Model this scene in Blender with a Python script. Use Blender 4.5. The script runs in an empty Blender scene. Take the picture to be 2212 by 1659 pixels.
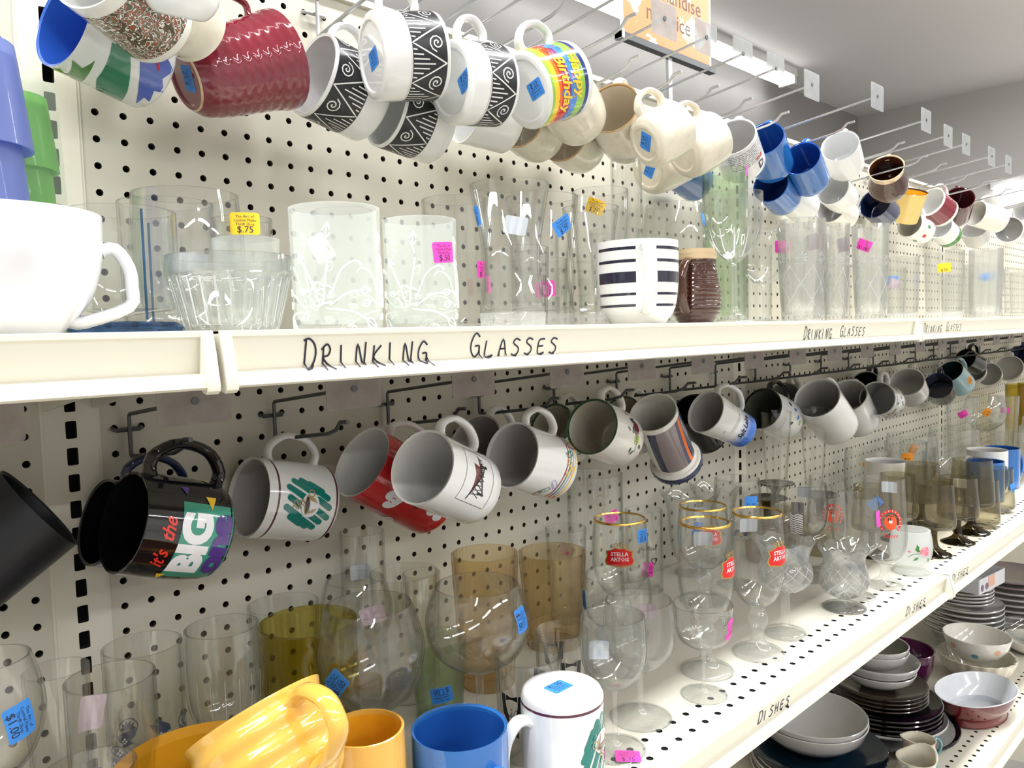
import bpy, bmesh, math, random
from mathutils import Vector, Matrix
from mathutils.geometry import tessellate_polygon
IN = 0.0254
FLOOR = -67.0           # heights below are inches above the pegboard hole row just under the sign line; the floor is 67 in lower
def W(x, y, z): return Vector((x*IN, y*IN, (z-FLOOR)*IN))
SC = bpy.context.scene
# ---------------------------------------------------------------- camera
CAM = (-7.993, -32.208, -9.8725)
R_ = ((0.7207041, 0.0637391, -0.6903064), (-0.6926442, 0.0248348, -0.7208518), (-0.0288028, 0.9976575, 0.0620470))
cd = bpy.data.cameras.new('camera'); cam = bpy.data.objects.new('camera', cd); SC.collection.objects.link(cam)
cam.matrix_world = Matrix.Translation(W(*CAM)) @ Matrix(R_).to_4x4()
cd.sensor_width = 36; cd.lens = 1674.96/2212*36; cd.clip_start = .02; cd.clip_end = 60
SC.camera = cam
SC.view_settings.view_transform = 'Standard'; SC.view_settings.look = 'None'
SC.view_settings.gamma = 1; SC.view_settings.use_curve_mapping = False
SC.view_settings.exposure = EXPOSURE = 0.17
cy = SC.cycles
cy.max_bounces = 10; cy.diffuse_bounces = 3; cy.glossy_bounces = 3; cy.transmission_bounces = 8; cy.transparent_max_bounces = 48
cy.caustics_reflective = False; cy.caustics_refractive = False
cy.sample_clamp_indirect = 6; cy.use_denoising = True
cy.use_adaptive_sampling = True; cy.adaptive_threshold = 0.045
# ---------------------------------------------------------------- store light: daylight-white ambience and ceiling strips
wd = bpy.data.worlds.new('store_air'); SC.world = wd; wd.use_nodes = True
bg = wd.node_tree.nodes['Background']; bg.inputs[0].default_value = (.93, .96, 1.0, 1); bg.inputs[1].default_value = AMBIENT = 0.3
STRIP_ROWS = ((-22, 42.0), (-101, 27.0), (-181, 42.0), (57, 1.2))   # depth of each row of ceiling strips, watts per 8 ft fixture
STRIP_Z = 47.5
def strip_light(x0, x1, y, watts):
    ld = bpy.data.lights.new('strip_glow', 'AREA'); ld.shape = 'RECTANGLE'; ld.size = (x1-x0)*IN; ld.size_y = 5*IN
    ld.energy = watts*(x1-x0)/96; ld.color = (.97, .985, 1.0)
    o = bpy.data.objects.new('strip_glow', ld); SC.collection.objects.link(o)
    o.location = W((x0+x1)/2, y, STRIP_Z-.3)
    return o
for ry, rw in STRIP_ROWS:
    if ry > 0: strip_light(-118, 172, ry, rw)
    else:
        for sx in (-84, 12, 108): strip_light(sx, sx+72, ry, rw*1.33)
# ---------------------------------------------------------------- materials
def mat(name, col, rough=.4, metal=0, coat=0, spec=.5, bump=None, alpha=None):
    m = bpy.data.materials.new(name); m.use_nodes = True; b = m.node_tree.nodes['Principled BSDF']
    b.inputs['Base Color'].default_value = (*col, 1); b.inputs['Roughness'].default_value = rough
    b.inputs['Metallic'].default_value = metal; b.inputs['Coat Weight'].default_value = coat
    b.inputs['Coat Roughness'].default_value = .04; b.inputs['Specular IOR Level'].default_value = spec
    if bump:
        nt = m.node_tree; n = nt.nodes.new('ShaderNodeTexNoise'); n.inputs['Scale'].default_value = bump[0]
        bu = nt.nodes.new('ShaderNodeBump'); bu.inputs['Strength'].default_value = bump[1]; bu.inputs['Distance'].default_value = .0008
        tc = nt.nodes.new('ShaderNodeTexCoord')
        nt.links.new(tc.outputs['Object'], n.inputs['Vector']); nt.links.new(n.outputs['Fac'], bu.inputs['Height']); nt.links.new(bu.outputs['Normal'], b.inputs['Normal'])
    return m
def mottle(m, c2, scale, lo=.45, hi=.6, detail=4):
    """blend the base colour towards c2 in procedural patches (wear, glaze speckle)"""
    nt = m.node_tree; b = nt.nodes['Principled BSDF']; c1 = tuple(b.inputs['Base Color'].default_value)
    n = nt.nodes.new('ShaderNodeTexNoise'); n.inputs['Scale'].default_value = scale; n.inputs['Detail'].default_value = detail
    r = nt.nodes.new('ShaderNodeValToRGB'); r.color_ramp.elements[0].position = lo; r.color_ramp.elements[1].position = hi
    r.color_ramp.elements[0].color = c1; r.color_ramp.elements[1].color = (*c2, 1)
    tc = nt.nodes.new('ShaderNodeTexCoord'); nt.links.new(tc.outputs['Object'], n.inputs['Vector'])
    nt.links.new(n.outputs['Fac'], r.inputs[0]); nt.links.new(r.outputs[0], b.inputs['Base Color'])
    return m
def glaze(name, col, rough=.12): return mat(name, col, rough, coat=.6, spec=.55)
def glass(name, tint=(.985, .99, .985), edge=(.72, .75, .74), solid=.0, rough=0.0, bump=None, ior=1.5, milk=0.0):
    """clear vessel wall: straight transmission with Fresnel reflection, a longer (greyer) path at grazing angles,
    and for chunky or cut glass a share of true refraction"""
    m = bpy.data.materials.new(name); m.use_nodes = True; nt = m.node_tree; nt.nodes.clear(); N = nt.nodes.new; L = nt.links.new
    out = N('ShaderNodeOutputMaterial'); tr = N('ShaderNodeBsdfTransparent'); gl = N('ShaderNodeBsdfGlossy'); gl.inputs['Roughness'].default_value = max(rough, .01)
    fr = N('ShaderNodeFresnel'); ge = N('ShaderNodeNewGeometry'); mr = N('ShaderNodeMapRange')   # same reflectance from both sides of the wall
    mr.inputs[3].default_value = ior; mr.inputs[4].default_value = 1/ior; L(ge.outputs['Backfacing'], mr.inputs[0]); L(mr.outputs[0], fr.inputs['IOR'])
    lw = N('ShaderNodeLayerWeight'); lw.inputs['Blend'].default_value = .5
    pw = N('ShaderNodeMath'); pw.operation = 'POWER'; pw.inputs[1].default_value = 4.0; L(lw.outputs['Facing'], pw.inputs[0])
    mc = N('ShaderNodeMix'); mc.data_type = 'RGBA'; mc.inputs[6].default_value = (*tint, 1); mc.inputs[7].default_value = (*edge, 1)
    L(pw.outputs[0], mc.inputs[0]); L(mc.outputs[2], tr.inputs[0])
    ms = N('ShaderNodeMixShader'); L(fr.outputs[0], ms.inputs[0]); L(tr.outputs[0], ms.inputs[1]); L(gl.outputs[0], ms.inputs[2]); body = ms.outputs[0]
    if solid > 0:
        gb = N('ShaderNodeBsdfGlass'); gb.inputs['Color'].default_value = (*tint, 1); gb.inputs['Roughness'].default_value = rough; gb.inputs['IOR'].default_value = 1.45
        mx = N('ShaderNodeMixShader'); mx.inputs[0].default_value = solid; L(body, mx.inputs[1]); L(gb.outputs[0], mx.inputs[2]); body = mx.outputs[0]
    if milk > 0:      # white share painted in for bright refracted light in thick or cut glass
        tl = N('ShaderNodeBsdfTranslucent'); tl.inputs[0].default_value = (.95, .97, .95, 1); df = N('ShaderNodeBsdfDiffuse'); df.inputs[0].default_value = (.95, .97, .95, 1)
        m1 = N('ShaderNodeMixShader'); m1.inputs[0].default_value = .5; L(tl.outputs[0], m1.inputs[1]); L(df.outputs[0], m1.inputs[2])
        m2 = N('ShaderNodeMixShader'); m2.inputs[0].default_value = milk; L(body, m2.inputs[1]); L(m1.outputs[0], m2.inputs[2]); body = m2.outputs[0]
    L(body, out.inputs[0])
    if bump:
        n = N('ShaderNodeTexNoise'); n.inputs['Scale'].default_value = bump[0]; tc = N('ShaderNodeTexCoord'); L(tc.outputs['Object'], n.inputs['Vector'])
        bu = N('ShaderNodeBump'); bu.inputs['Strength'].default_value = bump[1]; bu.inputs['Distance'].default_value = .001; L(n.outputs['Fac'], bu.inputs['Height'])
        for q in ([gl, gb] if solid > 0 else [gl]): L(bu.outputs['Normal'], q.inputs['Normal'])
        L(bu.outputs['Normal'], fr.inputs['Normal'])
    return m
M = dict(
 steel=mottle(mat('cream_enamel', (.80, .765, .655), .42, spec=.4), (.74, .70, .59), 3, .4, .7),
 board=mottle(mat('pegboard_paint', (.63, .60, .505), .5, spec=.35), (.59, .56, .465), 2.2, .35, .75),
 rail=mat('lip_enamel', (.80, .765, .65), .3, spec=.5),
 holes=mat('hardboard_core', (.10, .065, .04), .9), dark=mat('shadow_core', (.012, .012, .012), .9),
 wire=mat('galvanised_wire', (.42, .43, .44), .35, .8), wired=mat('dull_wire', (.10, .105, .11), .4, .6),
 marker=mat('black_marker', (.012, .011, .03), .6), black=mat('black_print', (.01, .01, .012), .35),
 ink=mat('tag_ink', (.02, .02, .05), .6),
 blue_tag=mat('blue_tag', (.045, .27, .80), .55), pink_tag=mat('pink_tag', (.95, .06, .50), .55), yellow_tag=mat('yellow_tag', (1.0, .62, .02), .55),
 orange_tag=mat('orange_tag', (1.0, .36, .02), .55), tag_back=mat('tag_paper_back', (.74, .78, .86), .7), pink_back=mat('pink_paper_back', (.86, .68, .76), .7),
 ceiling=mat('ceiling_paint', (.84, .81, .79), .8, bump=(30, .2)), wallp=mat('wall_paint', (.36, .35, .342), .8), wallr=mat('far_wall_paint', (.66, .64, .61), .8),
 floorp=mottle(mat('floor_tile', (.52, .50, .46), .35), (.44, .42, .39), 5),
 white=glaze('white_glaze', (.83, .83, .81)), offwhite=glaze('offwhite_glaze', (.80, .77, .70)), cream=mottle(glaze('cream_glaze', (.78, .72, .59)), (.68, .61, .48), 60, .5, .72),
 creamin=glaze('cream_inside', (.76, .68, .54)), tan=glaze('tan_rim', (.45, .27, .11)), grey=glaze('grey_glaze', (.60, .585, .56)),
 blackg=glaze('black_glaze', (.006, .006, .008), .06), navyg=glaze('navy_glaze', (.012, .022, .085)), blueg=glaze('blue_glaze', (.022, .145, .46)), bluein=glaze('blue_inside', (.016, .10, .40)),
 maroon=glaze('maroon_glaze', (.20, .012, .028), .1), dkmaroon=glaze('dark_maroon_glaze', (.075, .01, .015)), red=glaze('red_glaze', (.50, .008, .014)),
 brown=glaze('brown_glaze', (.055, .016, .008), .08), dripc=mottle(glaze('drip_cream', (.72, .54, .32)), (.45, .24, .1), 40, .55, .75),
 yellow=glaze('yellow_glaze', (.80, .45, .08)), yellowin=glaze('yellow_inside', (.88, .40, .02)), butter=glaze('butter_glaze', (.86, .62, .20)),
 teal=glaze('teal_print', (.0, .20, .17)), green=glaze('green_print', (.012, .20, .10)), leaf=glaze('leaf_green', (.05, .22, .035)), lime=glaze('lime_print', (.30, .58, .06)),
 purple=glaze('purple_print', (.085, .035, .23)), plum=glaze('plum_glaze', (.055, .008, .035)), pinkp=glaze('pink_print', (.80, .10, .20)), rose=glaze('rose_print', (.78, .16, .24)),
 orange=glaze('orange_print', (.9, .16, .02)), redp=mat('red_print', (.66, .012, .012), .3), gold=mat('gold_rim', (.83, .52, .12), .18, 1), goldp=mat('gold_print', (.45, .30, .09), .4, .6),
 ltblue=glaze('light_blue_glaze', (.30, .47, .52)), dkteal=glaze('dark_teal_inside', (.02, .055, .07)), skyb=glaze('sky_blue_print', (.06, .24, .70)), periw=glaze('periwinkle_print', (.07, .12, .50)),
 olive_in=glaze('olive_inside', (.16, .165, .13)), navyp=glaze('midnight_plate', (.004, .016, .032), .1), greyp=glaze('stone_plate', (.50, .49, .475)),
 tauper=glaze('taupe_print', (.24, .19, .195)), lavender=glaze('lavender_print', (.42, .38, .62)), yel=glaze('yellow_print', (.95, .62, .03)), gbeige=glaze('khaki_print', (.42, .31, .16)),
 blkmat=mat('matte_black', (.012, .013, .017), .38, spec=.4, bump=(900, .2)),
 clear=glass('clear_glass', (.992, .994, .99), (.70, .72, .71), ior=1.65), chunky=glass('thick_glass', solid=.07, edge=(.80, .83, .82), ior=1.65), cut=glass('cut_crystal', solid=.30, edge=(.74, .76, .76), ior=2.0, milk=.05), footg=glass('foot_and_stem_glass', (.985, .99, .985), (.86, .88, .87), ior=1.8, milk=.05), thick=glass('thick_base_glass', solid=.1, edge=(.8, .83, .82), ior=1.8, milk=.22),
 mould=glass('ribbed_clear_glass', (.98, .99, .982), (.60, .68, .64), .12, ior=2.0, milk=.03), blueglass=glass('blue_tinted_base', (.32, .52, .80), (.08, .2, .5), .3),
 amber=glass('amber_glass', (.95, .885, .75), (.62, .45, .25), .05, bump=(90, .5)), olive=glass('olive_glass', (.86, .80, .44), (.45, .38, .08), .08, bump=(60, .6)),
 smoke=glass('smoke_glass', (.86, .835, .76), (.45, .42, .32), .03), smokedk=glass('smoke_solid', (.30, .25, .13), (.08, .06, .03), .15), greenish=glass('green_tint_glass', (.88, .94, .86), (.45, .6, .48), .15),
 rimg=glass('polished_rim', (.90, .91, .91), (.32, .34, .33), ior=2.4),
 plate_label=glass('scuffed_label_plate', (.60, .60, .60), (.4, .4, .4)),
 lamp=None)
def emis(name, col, s):
    m = bpy.data.materials.new(name); m.use_nodes = True; b = m.node_tree.nodes['Principled BSDF']
    b.inputs['Base Color'].default_value = (.9, .9, .9, 1); b.inputs['Emission Color'].default_value = (*col, 1); b.inputs['Emission Strength'].default_value = s
    return m
M['lamp'] = emis('lit_tube', (1, .99, .97), 6.0)
def frosted(name, col, w, rough=.45):
    m = bpy.data.materials.new(name); m.use_nodes = True; nt = m.node_tree; b = nt.nodes['Principled BSDF']; out = nt.nodes['Material Output']
    b.inputs['Base Color'].default_value = (*col, 1); b.inputs['Roughness'].default_value = rough; b.inputs['Coat Weight'].default_value = .3
    t = nt.nodes.new('ShaderNodeBsdfTransparent'); t.inputs[0].default_value = (.97, .985, .975, 1); tl = nt.nodes.new('ShaderNodeBsdfTranslucent'); tl.inputs[0].default_value = (*col, 1)
    a = nt.nodes.new('ShaderNodeMixShader'); a.inputs[0].default_value = .5; nt.links.new(b.outputs[0], a.inputs[1]); nt.links.new(tl.outputs[0], a.inputs[2])
    x = nt.nodes.new('ShaderNodeMixShader'); x.inputs[0].default_value = w; nt.links.new(t.outputs[0], x.inputs[1]); nt.links.new(a.outputs[0], x.inputs[2]); nt.links.new(x.outputs[0], out.inputs[0])
    return m
M['frost'] = frosted('frosted_pressed_glass', (.93, .95, .93), .25, .3); M['reliefw'] = frosted('raised_frost', (.97, .98, .97), .6, .2); M['frostw'] = frosted('white_frosted_glass', (.86, .87, .86), .5)
M['plblue'] = frosted('blue_plastic', (.30, .38, .74), .8, .35); M['plgreen'] = frosted('green_plastic', (.22, .62, .11), .8, .3); M['bag'] = frosted('poly_bag', (.9, .95, .9), .16, .15)
M['milk'] = glaze('milk_glass', (.84, .84, .87), .08)
def label_plastic():
    m = frosted('label_plastic', (.55, .52, .51), .62, .3)
    return m
M['plate_label'] = mottle(frosted('label_plastic', (.55, .565, .57), .66, .3), (.42, .43, .435), 55, .38, .72)
M['plate_low'] = mottle(frosted('shaded_label_plastic', (.54, .48, .46), .72, .3), (.36, .30, .28), 55, .38, .72)  # lower plates: shade under the upper shelf put into a browner colour
M['etchw'] = frosted('cut_line', (.97, .98, .98), .75, .12)
def ornate_mat():
    m = glaze('ornate_floral_print', (.16, .085, .03)); nt = m.node_tree; b = nt.nodes['Principled BSDF']; N = nt.nodes.new; L = nt.links.new
    tc = N('ShaderNodeTexCoord'); v = N('ShaderNodeTexVoronoi'); v.inputs['Scale'].default_value = 75; L(tc.outputs['Object'], v.inputs['Vector'])
    n = N('ShaderNodeTexNoise'); n.inputs['Scale'].default_value = 95; n.inputs['Detail'].default_value = 1; n.inputs['Distortion'].default_value = 3; L(tc.outputs['Object'], n.inputs['Vector'])
    r = N('ShaderNodeValToRGB'); r.color_ramp.interpolation = 'CONSTANT'; e = r.color_ramp.elements; e[0].color = (.075, .045, .012, 1); e[1].position = .47; e[1].color = (.85, .82, .74, 1)
    q = e.new(.53); q.color = (.10, .06, .02, 1); q = e.new(.60); q.color = (.42, .05, .015, 1); q = e.new(.66); q.color = (.14, .10, .04, 1)
    L(n.outputs['Fac'], r.inputs[0]); L(r.outputs[0], b.inputs['Base Color']); return m
M['ornate'] = ornate_mat()
def fade_mat(name, c0, c1, z0, z1):
    """glaze whose own colour runs from c0 to c1 up the mug (object Z)"""
    m = glaze(name, c0); nt = m.node_tree; b = nt.nodes['Principled BSDF']; tc = nt.nodes.new('ShaderNodeTexCoord'); s = nt.nodes.new('ShaderNodeSeparateXYZ'); r = nt.nodes.new('ShaderNodeMapRange')
    r.inputs[1].default_value = z0*IN; r.inputs[2].default_value = z1*IN; x = nt.nodes.new('ShaderNodeMix'); x.data_type = 'RGBA'; x.inputs[6].default_value = (*c0, 1); x.inputs[7].default_value = (*c1, 1)
    nt.links.new(tc.outputs['Object'], s.inputs[0]); nt.links.new(s.outputs[2], r.inputs[0]); nt.links.new(r.outputs[0], x.inputs[0]); nt.links.new(x.outputs[2], b.inputs['Base Color']); return m
M['saltlake'] = fade_mat('blue_fade_glaze', (.03, .16, .62), (.82, .82, .80), .6, 1.7)
# ---------------------------------------------------------------- mesh collector (inches in, metres out)
def tag(o, label=None, cat=None, group=None, kind=None):
    if label: o['label'] = label
    if cat: o['category'] = cat
    if group: o['group'] = group
    if kind: o['kind'] = kind
    return o
def thing(name, label, cat, group=None, mtx=None):
    o = bpy.data.objects.new(name, None); o.empty_display_size = .02; SC.collection.objects.link(o)
    if mtx is not None: o.matrix_world = mtx
    return tag(o, label, cat, group)
def inch(mt):     # a matrix whose translation is in inches -> world metres
    m = mt.copy(); t = m.to_translation(); m.translation = W(*t); return m
def smooth(pts, n=4):
    """Catmull-Rom through (z, r) control points"""
    o = []
    P = [pts[0]]+list(pts)+[pts[-1]]
    for i in range(1, len(P)-2):
        a, b, c, d = P[i-1], P[i], P[i+1], P[i+2]
        for k in range(n):
            t = k/n
            o.append(tuple(.5*((2*b[j])+(-a[j]+c[j])*t+(2*a[j]-5*b[j]+4*c[j]-d[j])*t*t+(-a[j]+3*b[j]-3*c[j]+d[j])*t**3) for j in range(2)))
    o.append(tuple(pts[-1])); return o
def radius_at(prof, z):
    for (z0, r0), (z1, r1) in zip(prof, prof[1:]):
        if z0 <= z <= z1 and z1 > z0: return r0+(r1-r0)*(z-z0)/(z1-z0)
    return prof[-1][1]
class MB:
    def __init__(s): s.v = []; s.f = []; s.m = []; s.mats = []; s.flat = set()
    def slot(s, m):
        m = M[m] if isinstance(m, str) else m
        if m not in s.mats: s.mats.append(m)
        return s.mats.index(m)
    def add(s, vs, fs, m, flat=False):
        b = len(s.v); s.v += [tuple(v) for v in vs]; k = s.slot(m)
        for f in fs:
            if flat: s.flat.add(len(s.f))
            s.f.append([b+i for i in f]); s.m.append(k)
    def lathe(s, pts, m, seg=40, rf=None, zf=None, mt=None):
        """pts: (z, r) from the outer bottom centre round to the inner bottom centre; m: material or one per ring"""
        n = len(pts); b = len(s.v); rings = []
        for i, (z, r) in enumerate(pts):
            if r < 1e-5: rings.append([len(s.v)]); p = Vector((0, 0, z)); s.v.append(tuple(mt@p if mt else p)); continue
            ring = []
            for k in range(seg):
                a = 2*math.pi*k/seg; rr = r*(rf(a, z, i) if rf else 1); zz = z+(zf(a, z, i) if zf else 0); p = Vector((rr*math.cos(a), rr*math.sin(a), zz))
                ring.append(len(s.v)); s.v.append(tuple(mt@p if mt else p))
            rings.append(ring)
        for i in range(n-1):
            A, B = rings[i], rings[i+1]; k = s.slot(m[i] if isinstance(m, list) else m)
            for j in range(seg):
                j2 = (j+1) % seg
                if len(A) == 1 and len(B) == 1: continue
                f = [A[0], B[j2], B[j]] if len(A) == 1 else ([A[j], A[j2], B[0]] if len(B) == 1 else [A[j], A[j2], B[j2], B[j]])
                s.f.append(f); s.m.append(k)
    def tube(s, path, ra, rb, m, seg=8, side=Vector((0, 1, 0)), caps=True):
        """swept tube; ra = half-thickness across the path, rb = half-width along «side»"""
        path = [Vector(p) for p in path]; n = len(path); ra = ra if isinstance(ra, (list, tuple)) else [ra]*n; rb = rb if isinstance(rb, (list, tuple)) else [rb]*n
        vs = []; fs = []
        for i, p in enumerate(path):
            t = (path[min(i+1, n-1)]-path[max(i-1, 0)]).normalized(); sd = side-t*side.dot(t)
            if sd.length < 1e-3: sd = Vector((1, 0, 0))-t*t.x
            sd.normalize(); nr = t.cross(sd)
            for k in range(seg):
                a = 2*math.pi*k/seg; vs.append(p+nr*ra[i]*math.cos(a)+sd*rb[i]*math.sin(a))
        for i in range(n-1):
            for k in range(seg):
                k2 = (k+1) % seg; fs.append([i*seg+k, i*seg+k2, (i+1)*seg+k2, (i+1)*seg+k])
        if caps: fs.append(list(range(seg))[::-1]); fs.append([(n-1)*seg+k for k in range(seg)])
        s.add(vs, fs, m)
    def box(s, x0, x1, y0, y1, z0, z1, m):
        vs = [(x, y, z) for z in (z0, z1) for y in (y0, y1) for x in (x0, x1)]
        s.add(vs, [[0, 2, 3, 1], [4, 5, 7, 6], [0, 1, 5, 4], [2, 6, 7, 3], [0, 4, 6, 2], [1, 3, 7, 5]], m, True)
    def extrude_x(s, prof, x0, x1, m):
        """closed (y, z) outline swept along x"""
        n = len(prof); vs = [(x0, y, z) for y, z in prof]+[(x1, y, z) for y, z in prof]
        fs = [[i, (i+1) % n, n+(i+1) % n, n+i] for i in range(n)]
        tr = tessellate_polygon([[Vector((y, z, 0)) for y, z in prof]])
        fs += [list(t) for t in tr]+[[n+t[2], n+t[1], n+t[0]] for t in tr]
        s.add(vs, fs, m, True)
    def poly(s, pts, m, mp, off=0.0, grid=None):
        """flat 2-D outline (u, v) laid on the surface given by mp(u, v, off)"""
        bm = bmesh.new(); vv = [bm.verts.new((p[0], p[1], 0)) for p in pts]
        for t in tessellate_polygon([[Vector((p[0], p[1], 0)) for p in pts]]):
            try: bm.faces.new([vv[i] for i in t])
            except ValueError: pass
        s.flat_mesh(bm, m, mp, off, grid)
    def flat_mesh(s, bm, m, mp, off, grid=None):
        if grid:
            for ax in (0, 1):
                lo = min(v.co[ax] for v in bm.verts); hi = max(v.co[ax] for v in bm.verts); k = math.ceil(lo/grid)*grid
                while k < hi:
                    co = Vector((0, 0, 0)); co[ax] = k; no = Vector((0, 0, 0)); no[ax] = 1
                    bmesh.ops.bisect_plane(bm, geom=bm.verts[:]+bm.edges[:]+bm.faces[:], plane_co=co, plane_no=no); k += grid
        bm.verts.index_update()
        s.add([mp(v.co.x, v.co.y, off) for v in bm.verts], [[v.index for v in f.verts] for f in bm.faces], m); bm.free()
    def rect(s, u0, u1, v0, v1, m, mp, off=0.0, grid=.25):
        nu = max(1, math.ceil((u1-u0)/grid)); nv = max(1, math.ceil((v1-v0)/grid)); vs = []; fs = []
        for j in range(nv+1):
            for i in range(nu+1): vs.append(mp(u0+(u1-u0)*i/nu, v0+(v1-v0)*j/nv, off))
        for j in range(nv):
            for i in range(nu): a = j*(nu+1)+i; fs.append([a, a+1, a+nu+2, a+nu+1])
        s.add(vs, fs, m)
    def ribbon(s, pts, w, m, mp, off=0.0, closed=False):
        pts = [Vector((p[0], p[1])) for p in pts]
        if closed: pts.append(pts[0])
        q = [pts[0]]
        for a, b in zip(pts, pts[1:]):
            n = max(1, math.ceil((b-a).length/.18)); q += [a.lerp(b, (i+1)/n) for i in range(n)]
        vs = []; fs = []; n = len(q)
        for i, p in enumerate(q):
            a = q[max(i-1, 0)]; b = q[min(i+1, n-1)]
            if closed and i in (0, n-1): a, b = q[n-2], q[1]
            t = b-a; t = t.normalized() if t.length > 1e-6 else Vector((1, 0)); nn = Vector((-t.y, t.x))*w/2
            if i == 0 and not closed: p = p-t*w*.3
            if i == n-1 and not closed: p = p+t*w*.3
            vs += [mp(p.x+nn.x, p.y+nn.y, off), mp(p.x-nn.x, p.y-nn.y, off)]
        for i in range(n-1): fs.append([2*i, 2*i+1, 2*i+3, 2*i+2])
        s.add(vs, fs, m)
    def text(s, body, size, m, mp, u=0, v=0, off=0.0, grid=None, shear=0, sx=1, res=2, bold=0, center=True):
        key = (body, res, bold, shear)
        if key not in TEXT:
            c = bpy.data.curves.new('t', 'FONT'); c.body = body; c.resolution_u = res; c.shear = shear; c.offset = bold
            o = bpy.data.objects.new('t', c); me = bpy.data.meshes.new_from_object(o)
            TEXT[key] = ([(w.co.x, w.co.y) for w in me.vertices], [list(p.vertices) for p in me.polygons]); bpy.data.objects.remove(o); bpy.data.curves.remove(c); bpy.data.meshes.remove(me)
        V_, F_ = TEXT[key]
        if not V_: return
        cx = (min(p[0] for p in V_)+max(p[0] for p in V_))/2 if center else 0
        if grid:
            bm = bmesh.new(); vv = [bm.verts.new(((p[0]-cx)*size*sx+u, p[1]*size+v, 0)) for p in V_]
            for f in F_:
                try: bm.faces.new([vv[i] for i in f])
                except ValueError: pass
            s.flat_mesh(bm, m, mp, off, grid)
        else: s.add([mp((p[0]-cx)*size*sx+u, p[1]*size+v, off) for p in V_], F_, m)
    def build(s, name, parent=None, mtx=None, angle=40, label=None):
        me = bpy.data.meshes.new(name); me.from_pydata([(x*IN, y*IN, z*IN) for x, y, z in s.v], [], s.f)
        for m_ in s.mats: me.materials.append(m_)
        me.polygons.foreach_set('material_index', s.m)
        me.polygons.foreach_set('use_smooth', [i not in s.flat for i in range(len(s.f))]); me.update()
        me.set_sharp_from_angle(angle=math.radians(angle))
        o = bpy.data.objects.new(name, me); SC.collection.objects.link(o)
        if parent: o.parent = parent
        elif mtx is not None: o.matrix_world = mtx
        if label: o['label'] = label
        return o
TEXT = {}
def place(x, y, z, rot=0): return inch(Matrix.Translation((x, y, z)) @ Matrix.Rotation(rot, 4, 'Z'))
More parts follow.
